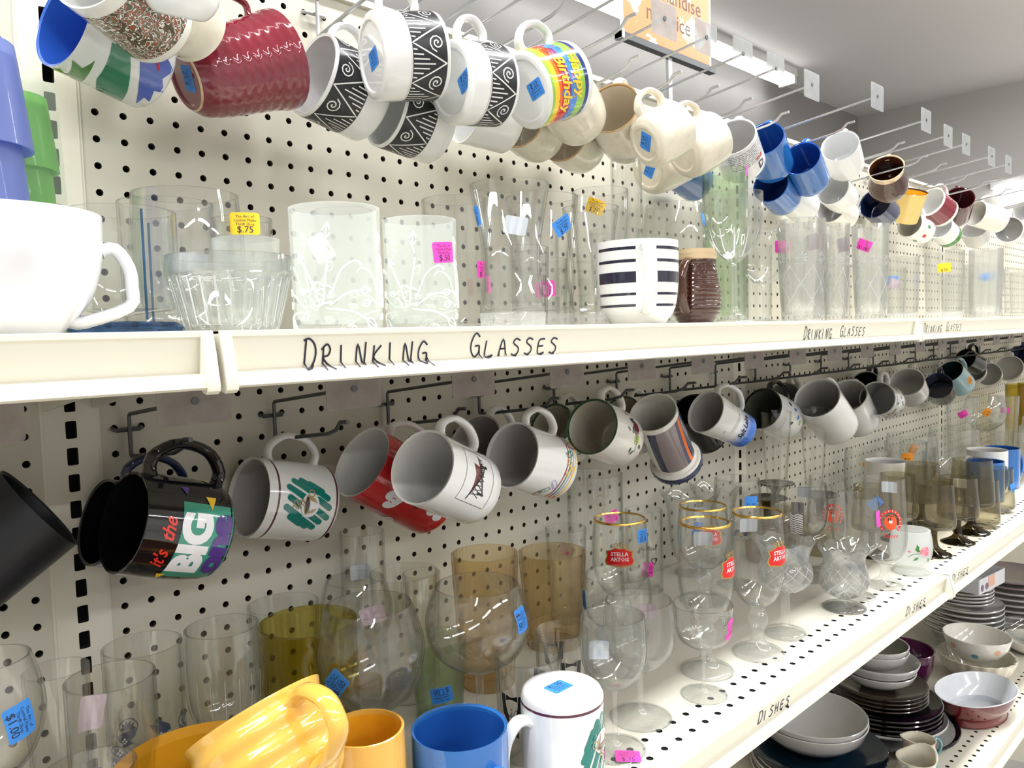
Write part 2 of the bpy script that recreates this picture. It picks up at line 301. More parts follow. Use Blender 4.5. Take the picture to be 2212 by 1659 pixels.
# ================================================================ measured places (inches)
HUNG = {  # base centre, direction of the opening, radius, length (inches)
 'blue_paint': ((3.068, -1.68, 0.454), (-0.942, -0.268, 0.201), 1.576, 3.310),
 'ornate': ((2.071, -5.336, 0.605), (-0.812, -0.551, 0.193), 1.315, 3.123),
 'white_top': ((1.546, -8.342, -0.096), (-0.042, -0.364, 0.93), 1.018, 2.082),
 'cream_under': ((2.21, -5.115, 1.713), (0.84, 0.499, -0.212), 1.233, 1.890),
 'maroon': ((3.947, -2.494, 0.02), (0.927, -0.017, 0.375), 1.921, 4.226),
 'pat1': ((11.91, -2.904, 0.505), (-0.971, -0.012, 0.238), 1.750, 2.890),
 'pat2': ((9.868, -6.072, 1.223), (0.953, -0.271, 0.138), 1.681, 2.661),
 'pat3': ((15.124, -3.564, -0.116), (-0.983, 0.074, 0.171), 1.750, 2.750),
 'pat4': ((13.13, -6.957, 0.676), (0.987, -0.126, 0.099), 1.681, 2.325),
 'pat5': ((20.401, -2.921, 1.272), (-0.975, 0.194, 0.104), 1.750, 2.600),
 'birthday': ((16.458, -7.99, 0.71), (0.929, -0.111, 0.353), 1.650, 2.560),
 'crm1': ((23.28, -5.3, 1.075), (-0.888, -0.4, 0.227), 1.507, 3.106),
 'crm2': ((23.981, -1.854, 1.042), (-0.93, -0.355, 0.099), 1.506, 3.201),
 'crm3': ((27.539, -1.837, 0.914), (-0.941, -0.329, 0.075), 1.529, 3.249),
 'crm4': ((28.038, -4.853, 0.75), (-0.88, -0.351, 0.319), 1.491, 3.654),
 'crm5': ((24.951, -8.075, -0.331), (0.851, -0.282, 0.442), 1.390, 2.293),
 'crm6': ((31.212, -6.112, 0.361), (0.833, -0.309, 0.459), 1.600, 2.560),
 'crm7': ((32.695, -2.648, 0.145), (0.935, -0.084, 0.345), 1.552, 3.299),
 'theD': ((43.378, -3.218, 1.756), (-0.839, -0.223, 0.496), 1.600, 3.120),
 'blue1': ((49.448, -2.406, 2.532), (-0.855, -0.219, 0.471), 1.521, 3.518),
 'blueback1': ((39.517, -1.798, 0.301), (-0.971, -0.108, 0.214), 1.315, 2.958),
 'blueback2': ((52.235, -1.859, 0.465), (-0.96, -0.123, 0.25), 1.397, 3.142),
 'blue2': ((52.705, -3.885, 1.6), (-0.893, -0.18, 0.412), 1.440, 3.329),
 'white1': ((59.453, -3.91, 3.301), (-0.876, -0.194, 0.442), 1.489, 3.458),
 'whiteback1': ((55.68, -1.966, 0.099), (-0.951, 0.073, 0.3), 1.397, 2.968),
 'whiteback2': ((61.131, -3.16, 0.916), (-0.94, 0.056, 0.336), 1.397, 2.619),
 'whiteback3': ((63.644, -1.891, 0.088), (-0.97, 0.06, 0.237), 1.397, 2.618),
 'brown': ((70.704, -3.167, 2.717), (-0.82, -0.222, 0.528), 1.514, 3.596),
 'navyback': ((73.254, -1.83, 1.18), (-0.964, -0.018, 0.266), 1.484, 2.782),
 'yellow': ((78.38, -1.91, 0.851), (-0.271, -0.338, 0.901), 1.461, 3.105),
 'maroonband': ((84.692, -3.714, 1.924), (-0.879, 0.247, 0.409), 1.600, 2.800),
 'darkmaroon': ((94.239, -1.882, 2.56), (-0.776, -0.375, 0.507), 1.576, 3.546),
 'floralred': ((81.713, -2.61, -0.141), (-0.948, 0.188, 0.256), 1.355, 2.710),
 'whitegreen': ((91.412, -2.249, 0.055), (-0.924, 0.106, 0.366), 1.376, 2.751),
 'white_r': ((99.503, -5.249, 2.184), (-0.843, 0.484, 0.234), 1.500, 3.600),
 'greycup': ((102.689, -2.034, 0.079), (-0.763, -0.057, 0.644), 1.506, 2.447),
 'grey_r': ((114.867, -3.053, 2.271), (-0.999, -0.054, -0.002), 1.700, 3.200),
 'grey_r2': ((125.881, -2.744, 5.092), (-0.929, 0.298, 0.219), 1.439, 3.059),
 'blacktravel': ((-5.732, -3.533, -17.642), (0.783, -0.176, 0.597), 1.600, 4.600),
 'navy': ((3.257, -1.913, -17.109), (-0.944, -0.093, 0.316), 1.553, 3.261),
 'bigone': ((3.03, -5.365, -16.494), (-0.948, -0.088, 0.305), 1.673, 3.265),
 'coffee': ((9.058, -1.982, -16.933), (-0.969, -0.054, 0.241), 1.650, 3.380),
 'red': ((14.062, -3.584, -17.55), (-0.844, -0.029, 0.536), 1.650, 4.540),
 'bridge': ((13.879, -6.719, -16.538), (-0.885, -0.215, 0.413), 1.553, 3.728),
 'greyback': ((20.658, -1.882, -17.003), (-0.835, -0.169, 0.523), 1.530, 3.431),
 'clips': ((20.264, -5.529, -16.618), (-0.939, -0.084, 0.334), 1.617, 3.313),
 'fruit1': ((27.017, -4.669, -16.076), (-0.925, -0.196, 0.327), 1.553, 3.879),
 'fruit0': ((26.366, -1.709, -16.428), (-0.871, -0.126, 0.475), 1.419, 2.923),
 'fruit2': ((32.431, -2.036, -16.667), (-0.846, -0.055, 0.531), 1.462, 3.013),
 'striped': ((32.124, -4.835, -18.007), (-0.7, -0.168, 0.694), 1.398, 5.033),
 'blackcow': ((40.36, -2.114, -17.717), (-0.719, 0.048, 0.694), 1.394, 3.419),
 'saltlake': ((39.317, -5.173, -16.73), (-0.896, 0.168, 0.411), 1.474, 3.804),
 'flowers': ((50.611, -2.743, -17.419), (-0.936, 0.018, 0.351), 1.650, 4.120),
 'greyb2': ((54.607, -1.651, -17.011), (-0.889, -0.047, 0.456), 1.434, 3.058),
 'big1': ((54.48, -5.093, -18.036), (-0.82, -0.02, 0.571), 1.777, 4.620),
 'big2': ((66.03, -2.279, -18.962), (-0.786, -0.052, 0.616), 1.800, 4.500),
 'pattern': ((67.503, -4.249, -17.067), (-0.981, -0.093, 0.168), 1.569, 3.424),
 'short': ((79.857, -2.138, -17.249), (-0.834, -0.086, 0.545), 1.698, 2.523),
 'black2': ((90.421, -1.767, -18.027), (-0.918, -0.157, 0.365), 1.529, 3.059),
 'teal': ((95.012, -2.577, -17.441), (-0.787, 0.187, 0.588), 1.574, 3.239),
 'saucer1': ((103.014, -1.86, -16.447), (-0.94, -0.105, 0.324), 1.413, 1.727),
 'saucer2': ((108.874, -2.009, -17.136), (-0.955, -0.075, 0.289), 1.570, 1.570),
 'saucer3': ((118.028, -2.155, -16.746), (-0.945, 0.017, 0.326), 1.835, 1.168),
 'tiltcup': ((1.592, -13.26, -22.363), (-0.139, 0.593, 0.793), 1.950, 2.630),
 'navyfar': ((125.989, -2.653, -15.241), (-0.984, 0.128, 0.124), 1.484, 3.153),
 'darkback': ((100.867, -2.542, -15.276), (-0.899, 0.24, 0.367), 1.315, 2.629),
 'patback': ((70.806, -1.883, -16.878), (-0.92, -0.03, 0.391), 1.500, 3.200),
}
STAND = {  # X, depth Y, height, rim radius (inches)
 'l_balloon_edge': (-4.42, -8.50, 8.87, 1.02),
 'l_plain_tumbler_leftback': (-1.77, -3.50, 6.27, 0.99),
 'l_print1': (-0.96, -6.50, 6.66, 1.29),
 'l_print2': (0.96, -3.50, 6.29, 1.32),
 'l_near_tumbler': (-2.45, -9.50, 5.52, 1.18),
 'l_cutwine': (2.60, -6.50, 7.24, 1.21),
 'l_plainback': (7.23, -1.80, 5.71, 1.49),
 'l_olive': (5.98, -6.20, 6.40, 1.80),
 'l_balloon1': (6.84, -9.00, 7.45, 1.54),
 'l_balloon2': (12.28, -8.60, 6.76, 1.70),
 'l_tube': (11.51, -1.40, 7.91, 1.04),
 'l_wineback': (10.31, -2.60, 6.20, 1.28),
 'l_bigback': (12.95, -2.60, 5.88, 1.62),
 'l_smallback': (14.72, -1.60, 5.24, 0.94),
 'l_amber1': (16.36, -4.50, 6.42, 1.61),
 'l_amber2': (22.03, -3.60, 5.12, 1.83),
 'l_tallplain': (27.61, -2.00, 8.37, 1.70),
 'l_pinkback': (25.15, -1.80, 5.50, 1.22),
 'l_stella1': (25.54, -5.50, 6.57, 1.43),
 'l_stella2': (33.28, -5.90, 6.00, 1.44),
 'l_stella3': (24.58, -11.56, 7.48, 1.23),
 'l_stella4': (28.18, -12.35, 7.45, 1.25),
 'l_wine5': (22.08, -8.00, 4.73, 1.61),
 'l_wine6': (18.57, -12.00, 5.26, 1.44),
 'l_wine7': (15.76, -12.84, 5.56, 1.27),
 'l_sherbet': (22.29, -12.84, 4.29, 1.38),
 'l_tux1': (16.62, -9.20, 3.77, 1.19),
 'l_tux2': (13.24, -10.50, 4.07, 1.36),
 'l_green': (12.50, -5.60, 3.71, 1.27),
 'l_thebest': (32.44, -2.00, 5.33, 1.22),
 'l_compote1': (37.34, -2.30, 5.64, 1.93),
 'l_compote2': (41.08, -2.00, 5.57, 1.76),
 'l_emblem': (37.22, -6.00, 7.11, 1.42),
 'l_pils1': (46.37, -4.00, 10.58, 1.12),
 'l_pils2': (51.60, -4.50, 10.47, 1.08),
 'l_zebra': (41.37, -8.21, 6.43, 1.72),
 'l_crystalstem': (31.51, -12.17, 5.28, 1.55),
 'l_crystalbowl': (37.54, -12.84, 3.75, 1.46),
 'l_goblet': (40.02, -12.51, 6.36, 1.24),
 'l_coors': (43.24, -13.01, 7.07, 1.21),
 'l_coors2': (43.97, -8.97, 6.54, 1.18),
 'l_frosted': (47.33, -13.24, 2.93, 1.18),
 'l_smoke1': (52.51, -13.03, 5.29, 1.27),
 'l_smoke2': (57.04, -13.29, 5.09, 1.26),
 'l_smoke3': (60.83, -13.18, 5.94, 1.40),
 'l_smoketum1': (63.55, -13.12, 3.92, 1.22),
 'l_whitemug': (62.26, -6.00, 5.14, 1.70),
 'l_bluemugR': (74.51, -12.47, 3.29, 1.23),
 'l_bluemug': (7.89, -12.60, 3.82, 1.61),
 'l_yellowmug': (4.88, -11.90, 4.62, 1.20),
 'l_whiteinv': (12.50, -13.00, 3.79, 1.54),
 'u_bigwhite': (-3.90, -10.90, 2.59, 2.07),
 'u_clearblue': (-0.63, -9.00, 3.43, 1.41),
 'u_bowlback': (2.35, -6.00, 4.64, 1.66),
 'u_ramekin': (1.28, -11.50, 2.04, 1.66),
 'u_frost1': (5.84, -9.50, 4.03, 1.48),
 'u_frost2': (9.33, -9.50, 3.93, 1.33),
 'u_tum9': (13.92, -6.00, 5.62, 1.40),
 'u_flare1': (12.47, -11.00, 5.31, 1.51),
 'u_flare2': (17.77, -7.60, 5.87, 1.66),
 'u_flare3': (19.49, -9.00, 5.38, 1.30),
 'u_striped': (20.51, -10.80, 3.62, 1.85),
 'u_brown': (29.59, -8.00, 4.12, 1.19),
 'u_tube': (27.39, -5.00, 10.40, 0.87),
 'u_bowl17': (31.97, -5.00, 7.25, 1.67),
 'u_cutwine': (28.58, -11.00, 6.67, 1.46),
 'u_greenv': (37.80, -5.00, 10.03, 1.46),
 'u_wine2': (36.18, -8.60, 5.61, 1.20),
 'u_cry1': (36.06, -11.00, 5.92, 1.37),
 'u_cry2': (43.12, -10.00, 6.34, 0.87),
 'u_cry3': (46.16, -11.00, 6.42, 1.19),
 'u_low1': (53.45, -10.50, 4.65, 1.15),
 'u_low2': (62.67, -10.50, 5.58, 1.50),
 'u_low3': (74.17, -10.50, 6.40, 1.39),
}
# ================================================================ the room
def slab(name, x0, x1, y0, y1, z0, z1, m):
    b = MB(); b.box(x0, x1, y0, y1, z0-FLOOR, z1-FLOOR, m); return tag(b.build(name), kind='structure')
slab('floor', -160, 226, -230, 63, FLOOR-2, FLOOR, 'floorp')
slab('ceiling', -160, 226, -230, 63, 51, 54, 'ceiling')
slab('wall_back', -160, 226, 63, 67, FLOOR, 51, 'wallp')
slab('wall_left', -164, -160, -230, 63, FLOOR, 51, 'wallr'); slab('wall_front', -160, 226, -234, -230, FLOOR, 51, 'wallr')
slab('wall_right', 226, 230, -230, 63, FLOOR, 51, 'wallr')
def ceiling_fixture(x0, x1, y, label):
    t = thing('ceiling_light', label, 'ceiling light', 'strip lights above the aisles', place((x0+x1)/2, y, 0)); h = (x1-x0)/2-.6
    b = MB(); b.extrude_x([(-2.2, 51-.01), (-2.2, 49.3), (-.9, 48.6), (.9, 48.6), (2.2, 49.3), (2.2, 51-.01)], -h, h, 'white'); b.build('housing', t)
    for s in (-1.2, 1.2):
        b = MB(); b.tube([(-h+1, s, 48.1), (h-1, s, 48.1)], .5, .5, 'lamp', 10); b.build('lamp_tube', t)
    for s in (-h+.5, h-.5):
        b = MB(); b.box(s-.5, s+.5, -2, 2, 47.5, 49, 'white'); b.build('lamp_holder', t)
    return t
for k, x0 in enumerate((76, -22, -120)): ceiling_fixture(x0, x0+96, 57, 'ceiling strip light over the next aisle, '+('glowing beyond the orange sign', 'second from the far wall', 'third from the far wall')[k])
for k, x0 in enumerate((110, 12, -86)): ceiling_fixture(x0, x0+96, -22, 'ceiling strip light directly over the mug aisle, '+('nearest the far wall', 'above the middle bays', 'above the left bay')[k])
t = thing('wall_light', 'lit strip light mounted low on the far wall behind the last mugs', 'wall light', None, place(224, 6, 0))
b = MB(); b.box(-1, 1.9, -38, 22, 24.4, 26.6, 'white'); b.build('housing', t)
b = MB(); b.box(-1.6, .4, -37, 21, 22.2, 24.4, 'lamp'); b.build('lamp_cover', t)
# ================================================================ gondola: pegboard bays, slotted uprights, shelves
BAYS = (-48, 0, 48, 96, 144)
UP_Z, LOW_Z, BASE_Z, SUB_Z = -9.55, -26.7, -43.2, -57.5
UP_F, LOW_F, BASE_F = -13.35, -15.35, -15.6
def cell(mb, cx, cz, hw, hz, hr, ve, m, mh, plane, depth):
    """one rectangular cell of sheet with a round or slotted hole through it; plane(a, b, d) -> 3-D"""
    n = 16; o = []; i = []
    for k in range(n):
        a = 2*math.pi*k/n; c, s_ = math.cos(a), math.sin(a); q = max(abs(c), abs(s_)); o.append((cx+hw*c/q, cz+hz*s_/q))
        if ve: e = .22; pc = abs(c)**e*(1 if c > 0 else -1) if abs(c) > 1e-6 else 0; ps = abs(s_)**e*(1 if s_ > 0 else -1) if abs(s_) > 1e-6 else 0; i.append((cx+hr*pc, cz+ve*ps))
        else: i.append((cx+hr*c, cz+hr*s_))
    mb.add([plane(*p, 0) for p in o]+[plane(*p, 0) for p in i], [[k, (k+1) % n, n+(k+1) % n, n+k] for k in range(n)], m, True)
    mb.add([plane(*p, 0) for p in i]+[plane(*p, depth) for p in i], [[k, (k+1) % n, n+(k+1) % n, n+k] for k in range(n)], mh)
pb = MB(); FRONT = lambda a, b_, d: (a, d, b_)
for r in range(-26, 6):
    for c in range(46): cell(pb, 1.5+c, r, .5, .5, .135, None, 'board', 'holes', FRONT, .2)
X0, X1 = 1.0, 47.0
pb.box(X0-.12, X1+.12, .0, .02, 5.5, 6.0, 'board'); pb.box(X0-.12, X1+.12, .0, .2, -66, -26.5, 'board')
pb.box(X0-.12, X0, -.03, .2, -26.5, 6.0, 'steel'); pb.box(X1, X1+.12, -.03, .2, -26.5, 6, 'steel')
pb.extrude_x([(-.25, 6.0), (-.25, 6.3), (1.6, 6.3), (1.6, 6.0)], X0-.1, X1+.1, 'steel')
WHERE = ('left of the slotted post beside the plastic tumblers', 'behind the black-and-white cups and drinking glasses', 'second bay, behind the blue hanging mugs', 'third bay, behind the far hanging mugs', 'last bay by the far wall')
first = None
for k, bx in enumerate(BAYS):
    if first is None: first = o = pb.build('pegboard_panel', None, place(bx, 0, 0))
    else: o = first.copy(); SC.collection.objects.link(o); o.matrix_world = place(bx, 0, 0)
    tag(o, 'cream pegboard back panel, '+WHERE[k], 'pegboard', 'pegboard panels of the shelving')
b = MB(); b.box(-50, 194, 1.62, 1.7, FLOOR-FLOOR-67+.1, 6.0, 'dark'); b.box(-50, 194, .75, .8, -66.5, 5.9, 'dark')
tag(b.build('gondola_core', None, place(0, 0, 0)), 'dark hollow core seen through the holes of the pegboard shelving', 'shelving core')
ub = MB()
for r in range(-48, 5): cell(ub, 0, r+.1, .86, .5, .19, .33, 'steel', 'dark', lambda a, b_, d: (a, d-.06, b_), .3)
ub.box(-.86, .86, -.06, .3, 4.6, 6.3, 'steel'); ub.box(-.86, .86, -.06, .3, -66.9, -48.4, 'steel')
ub.box(-.9, -.86, -.06, .6, -66.9, 6.3, 'steel'); ub.box(.86, .9, -.06, .6, -66.9, 6.3, 'steel')
first = None
for k, x in enumerate((-48, 0, 48, 96, 144, 192)):
    if first is None: first = o = ub.build('slotted_post', None, place(x, 0, 0))
    else: o = first.copy(); SC.collection.objects.link(o); o.matrix_world = place(x, 0, 0)
    tag(o, 'cream slotted upright post, '+('at the left end of the shelving', 'beside the two black hanging mugs', 'behind the Salt Lake mug', 'behind the far orange-tagged bowls', 'fourth along the shelving', 'at the far end of the shelving')[k], 'shelving post', 'slotted posts of the shelving')
# marker lettering: capital letters as pen strokes in a unit box
PEN = {'D': [[(.05, .0), (.12, .95)], [(0, .95), (.3, 1.0), (.62, .8), (.7, .45), (.5, .1), (.05, .0)]],
 'R': [[(.08, 0), (.1, .9)], [(0, .8), (.3, 1.0), (.5, .8), (.4, .55), (.1, .45), (.6, 0)]], 'I': [[(.1, .95), (.14, .02)]],
 'N': [[(.02, 0), (.08, .95), (.5, .05), (.6, 1.0)]], 'K': [[(.1, .95), (.06, 0)], [(.55, .95), (.1, .45), (.62, .05)]],
 'G': [[(.62, .85), (.35, 1.0), (.08, .7), (.04, .3), (.3, 0), (.6, .15), (.62, .45), (.35, .45)], [(.62, .45), (.7, -.1)]],
 'L': [[(.1, 1.0), (.04, .04), (.6, .1)]], 'A': [[(0, 0), (.32, .95), (.6, 0)], [(.12, .38), (.52, .4)]],
 'S': [[(.6, .9), (.3, 1.0), (.1, .75), (.5, .45), (.48, .15), (.2, 0), (0, .08)]],
 'E': [[(.55, .95), (.1, .85), (.05, .05), (.55, .1)], [(.07, .5), (.45, .52)]], 'H': [[(.05, 1), (.03, 0)], [(.55, 1), (.52, 0)], [(.03, .45), (.55, .52)]]}
def hand(mb, word, x0, x1, z0, h, mp, w=.055, slope=0.0, cap=1.25, seed=1):
    rnd = random.Random(seed); st = (x1-x0)/len(word)
    for i, ch in enumerate(word):
        if ch == ' ': continue
        k = h*(cap if i == 0 else 1)*(.94+.12*rnd.random()); bx = x0+i*st; bz = z0+slope*(bx-x0)+(rnd.random()-.5)*.04
        for s_ in PEN[ch]:
            pts = smooth([(bx+p[0]*st*.95, bz+p[1]*k) for p in s_], 4) if len(s_) > 2 else [(bx+p[0]*st*.95, bz+p[1]*k) for p in s_]
            mb.ribbon(pts, w, 'marker', mp, .015)
def shelf(bx, z, f, words, label, perf):
    t = thing('metal_shelf', label, 'shelf', 'cream metal shelves of the pegboard shelving', place(bx, 0, z)); a0, a1 = .08, 47.92
    b = MB(); PL = lambda a, b_, d: (a, b_, -d)
    if perf:
        rows = (f+2.08, f+1.1)
        for r in rows:
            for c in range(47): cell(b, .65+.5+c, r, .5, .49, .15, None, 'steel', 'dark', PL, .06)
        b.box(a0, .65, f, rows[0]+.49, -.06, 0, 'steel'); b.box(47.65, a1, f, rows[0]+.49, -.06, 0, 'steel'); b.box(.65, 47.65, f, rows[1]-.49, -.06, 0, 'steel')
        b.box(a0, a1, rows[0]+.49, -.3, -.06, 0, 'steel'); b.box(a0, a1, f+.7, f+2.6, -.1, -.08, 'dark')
    else: b.box(a0, a1, f, -.3, -.06, 0, 'steel')
    b.box(a0, a1, -.5, -.44, -1.0, -.06, 'steel'); b.build('shelf_deck', t)
    b = MB()
    b.extrude_x([(f, .018), (f-.03, -.01), (f-.03, -.13), (f+.06, -.17), (f+.08, -.2), (f+.22, -.98), (f+.16, -1.02), (f-.26, -1.2), (f-.28, -1.36), (f-.2, -1.42), (f+.5, -1.42), (f+.5, -1.36), (f+.24, -1.34), (f+.24, -.02), (f+.3, -.02), (f+.3, .018)], a0+.3, a1-.3, 'rail')
    def mp(u, v, off):
        y = f+.08+(-.2-v)*.18 if v > -.98 else (f+.20+(-.98-v)*-2.1 if v > -1.19 else f-.26)
        return (u-bx, y-off-.004, v)
    for wd_, u0, u1, v0, h, sl, w, sd in words: hand(b, wd_, u0, u1, v0, h, mp, w, sl, 1.3, sd)
    b.build('price_rail', t)
    for s_, x in ((0, a0), (1, a1-.3)):
        b = MB(); b.extrude_x([(f-.04, .02), (f-.2, -.5), (f-.36, -1.3), (f-.34, -1.46), (f-.2, -1.54), (f-.02, -1.5), (f+.3, -1.3), (f+.3, .0)], x, x+.3, 'rail'); b.build('rail_end_cap', t)
        b = MB(); xx = .75 if s_ == 0 else 47.1; q = f+2.0
        b.extrude_x([(-.1, -.06), (q, -.06), (q, -1.0), (-.1, -2.6)], xx, xx+.12, 'steel'); b.build('shelf_bracket', t)
    return t
UPW = [('DRINKING', 2.45, 6.85, -1.08, .66, 0.0, .055, 1), ('GLASSES', 8.4, 12.76, -.98, .55, -.0, .055, 2), ('DRINKING', 31.8, 35.3, -.98, .55, 0, .045, 3), ('GLASSES', 36.3, 39.9, -.9, .5, 0, .045, 4)]
UPW2 = [('DRINKING', 49.7, 53.6, -.95, .5, 0, .04, 5), ('GLASSES', 54.4, 58.0, -.9, .48, 0, .04, 6)]
LOWW = [('DISHES', 22.95, 26.1, -.86, .50, -.05, .06, 7), ('DISHES', 40.85, 44.4, -.9, .48, -.04, .055, 8)]
LOWW2 = [('DISHES', 49.3, 53.1, -.9, .48, -.03, .055, 9)]
for k, bx in enumerate(BAYS):
    side = ('left end section', 'section with the large handwritten lettering', 'second section', 'third section', 'far end section')[k]
    shelf(bx, UP_Z, UP_F, UPW if k == 1 else UPW2 if k == 2 else [], 'cream metal upper shelf of drinking glasses, '+side, False)
    shelf(bx, LOW_Z, LOW_F, LOWW if k == 1 else LOWW2 if k == 2 else [], 'cream metal middle shelf under the stemware, '+side, k < 4)
    shelf(bx, BASE_Z, BASE_F, [], 'cream metal dish shelf under the middle shelf, '+side, k < 4)
    if k in (1, 2): shelf(bx, SUB_Z, -17.0, [], 'cream metal bottom shelf under the dishes, '+side, False)
# ================================================================ peg hooks with label plates
def peg_hook(x, z, ly, lu, wm, label, group, plate=1):
    """double wire hook: U-bracket in two holes, lower arm with turned-up tip, upper arm carrying a plastic plate"""
    t = thing('peg_hook', label, 'hook', group, place(x, 0, z)); w = .085; sl = .11
    b = MB(); b.tube(smooth([(-.5, .15, 0), (-.5, -.18, -.05), (-.4, -.28, -.1), (.4, -.28, -.1), (.5, -.18, -.05), (.5, .15, 0)][:2] and [(-.5, .15), (-.5, -.2)], 1) and [(-.5, .15, .02), (-.5, -.16, -.04), (-.42, -.26, -.08), (.42, -.26, -.08), (.5, -.16, -.04), (.5, .15, .02)], w, w, wm, 8, Vector((0, 0, 1))); b.build('wire_bracket', t)
    b = MB(); b.tube([(0, -.4, -.1), (0, -.4, -1.0), (0, -.5, -1.1), (0, ly+1.5, -1.1+sl*(-ly-1.5)), (0, ly+.9, -1.1+sl*(-ly-.9)+.12), (0, ly+.55, -1.1+sl*-ly+.36), (0, ly, -1.1+sl*-ly+.40)], w, w, wm, 8, Vector((1, 0, 0))); b.build('product_arm', t)
    b = MB(); b.tube([(0, -.4, -.1), (0, -.4, .45), (0, -.5, .55), (0, lu+.05, .55+sl*-lu)], w*.9, w*.9, wm, 8, Vector((1, 0, 0))); b.build('label_arm', t)
    if plate:
        b = MB(); zc = .55+sl*-lu; pw, ph = (1.1, .90) if plate == 2 else (1.2, .70); c = .12; y = lu
        out = []
        for cx, cz, a0 in ((pw-c, ph-c, 0), (-pw+c, ph-c, 90), (-pw+c, -ph+c, 180), (pw-c, -ph+c, 270)):
            for q in (0, 30, 60, 90): a = math.radians(a0+q); out.append((cx+c*math.cos(a), cz+c*math.sin(a)))
        n = len(out); b.add([(u, y, zc+v-.05) for u, v in out]+[(u, y-.05, zc+v-.05) for u, v in out], [list(range(n)), list(range(n, 2*n))[::-1]]+[[i, (i+1) % n, n+(i+1) % n, n+i] for i in range(n)], 'plate_label' if plate == 2 else 'plate_low', True)
        b.tube([(0, y-.05, zc), (0, y-.09, zc)], .13, .13, 'wired', 10, Vector((1, 0, 0))); b.build('label_plate', t)
    return t
ORD = ('behind the black travel mug', 'holding the two black mugs', 'holding the coffee-cup mug', 'holding the red mug and the bridge mug', 'holding the paperclip mug', 'holding the fruit mugs', 'holding the tall striped mug', 'holding the Salt Lake mug', 'holding the blue-flower mug', 'holding the largest white mug', 'holding the second large white mug', 'holding the patterned mug')
for k in range(20):
    x = -4.06+6*k
    peg_hook(x, -13, -6.4, -6.9, 'wired', 'dark wire peg hook under the upper shelf, '+(ORD[k] if k < len(ORD) else '%s one past the patterned mug' % ('first second third fourth fifth sixth seventh eighth'.split()[k-len(ORD)])), 'hooks under the upper shelf')
UH = [(-1.5, -8.6, 0), (4.94, -8.4, 0), (10.94, -8.4, 0), (14.94, -8.4, 0), (18.94, -8.9, 0), (22.94, -9.2, 1), (26.94, -6.4, 1), (30.94, -6.4, 1), (34.94, -6.4, 1), (38.94, -6.4, 1), (43.94, -6.4, 1), (50.94, -8.0, 1), (60.94, -8.0, 1), (67.94, -7.5, 1), (72.94, -7.5, 1), (80.94, -7.5, 1), (86.94, -7.5, 1), (94.94, -7.5, 1), (104.94, -7.5, 1), (116.94, -7.5, 1)]
UO = ('left of the leaf-painted mug', 'holding the maroon mug', 'holding the first patterned cup', 'holding the middle patterned cups', 'holding the birthday mug', 'with bare tip right of the birthday mug', 'holding the open cream mug', 'holding the cream mug shown from below', 'holding the second cream mug shown from below', 'holding the lettered white mug', 'holding the first blue mug', 'holding the second blue mug', 'holding the glossy white mug', 'left of the brown mug', 'holding the brown drip-glaze mug', 'holding the yellow mug', 'holding the maroon-banded mug', 'holding the dark maroon mug', 'holding the far white mugs', 'the last one before the far wall')
for k, (x, ly, pl) in enumerate(UH): peg_hook(x, 5, ly, ly-1.6, 'wire', 'bright wire peg hook on the top row, '+UO[k], 'hooks on the top row', 2*pl)
# ================================================================ sign on the gondola top
t = thing('sale_sign', 'orange and white store sign in a chrome holder standing on top of the shelving', 'sign', None, place(43.4, 3, 6.2))
b = MB(); b.box(-.25, .25, -.12, .12, .05, 4.9, 'wire'); b.box(-1.4, 1.4, -1.2, 1.2, 0, .1, 'wire'); b.build('post', t)
b = MB(); b.box(-6.2, 6.2, -.3, .3, 4.9, 5.35, 'wired'); b.box(-6.2, -5.9, -.36, .36, 4.85, 5.5, 'wire'); b.build('base_rail', t)
def sign_mat():
    m = mat('sign_print', (.66, .22, .08), .35); nt = m.node_tree; bs = nt.nodes['Principled BSDF']; n = nt.nodes.new('ShaderNodeTexNoise'); n.inputs['Scale'].default_value = 14; n.inputs['Detail'].default_value = 8; n.inputs['Distortion'].default_value = 1.2
    r = nt.nodes.new('ShaderNodeValToRGB'); e = r.color_ramp.elements; e[0].position = .56; e[0].color = (.66, .22, .08, 1); e[1].position = .61; e[1].color = (.95, .88, .80, 1)
    tc = nt.nodes.new('ShaderNodeTexCoord'); nt.links.new(tc.outputs['Object'], n.inputs['Vector']); nt.links.new(n.outputs['Fac'], r.inputs[0]); nt.links.new(r.outputs[0], bs.inputs['Base Color']); return m
M['sign'] = sign_mat(); M['signtx'] = mat('sign_lettering', (.09, .045, .03), .5)
b = MB(); b.box(-5.9, 5.9, -.06, .06, 5.35, 16, 'white'); b.box(-5.65, 5.65, -.075, -.06, 5.5, 15.8, 'sign')
SM = lambda u, v, off: (u, -.08-off, v)
b.text('merchandise', 1.75, 'signtx', SM, 0, 8.95, .005); b.text('no price', 1.75, 'signtx', SM, 0, 7.1, .005); b.build('sign_card', t)
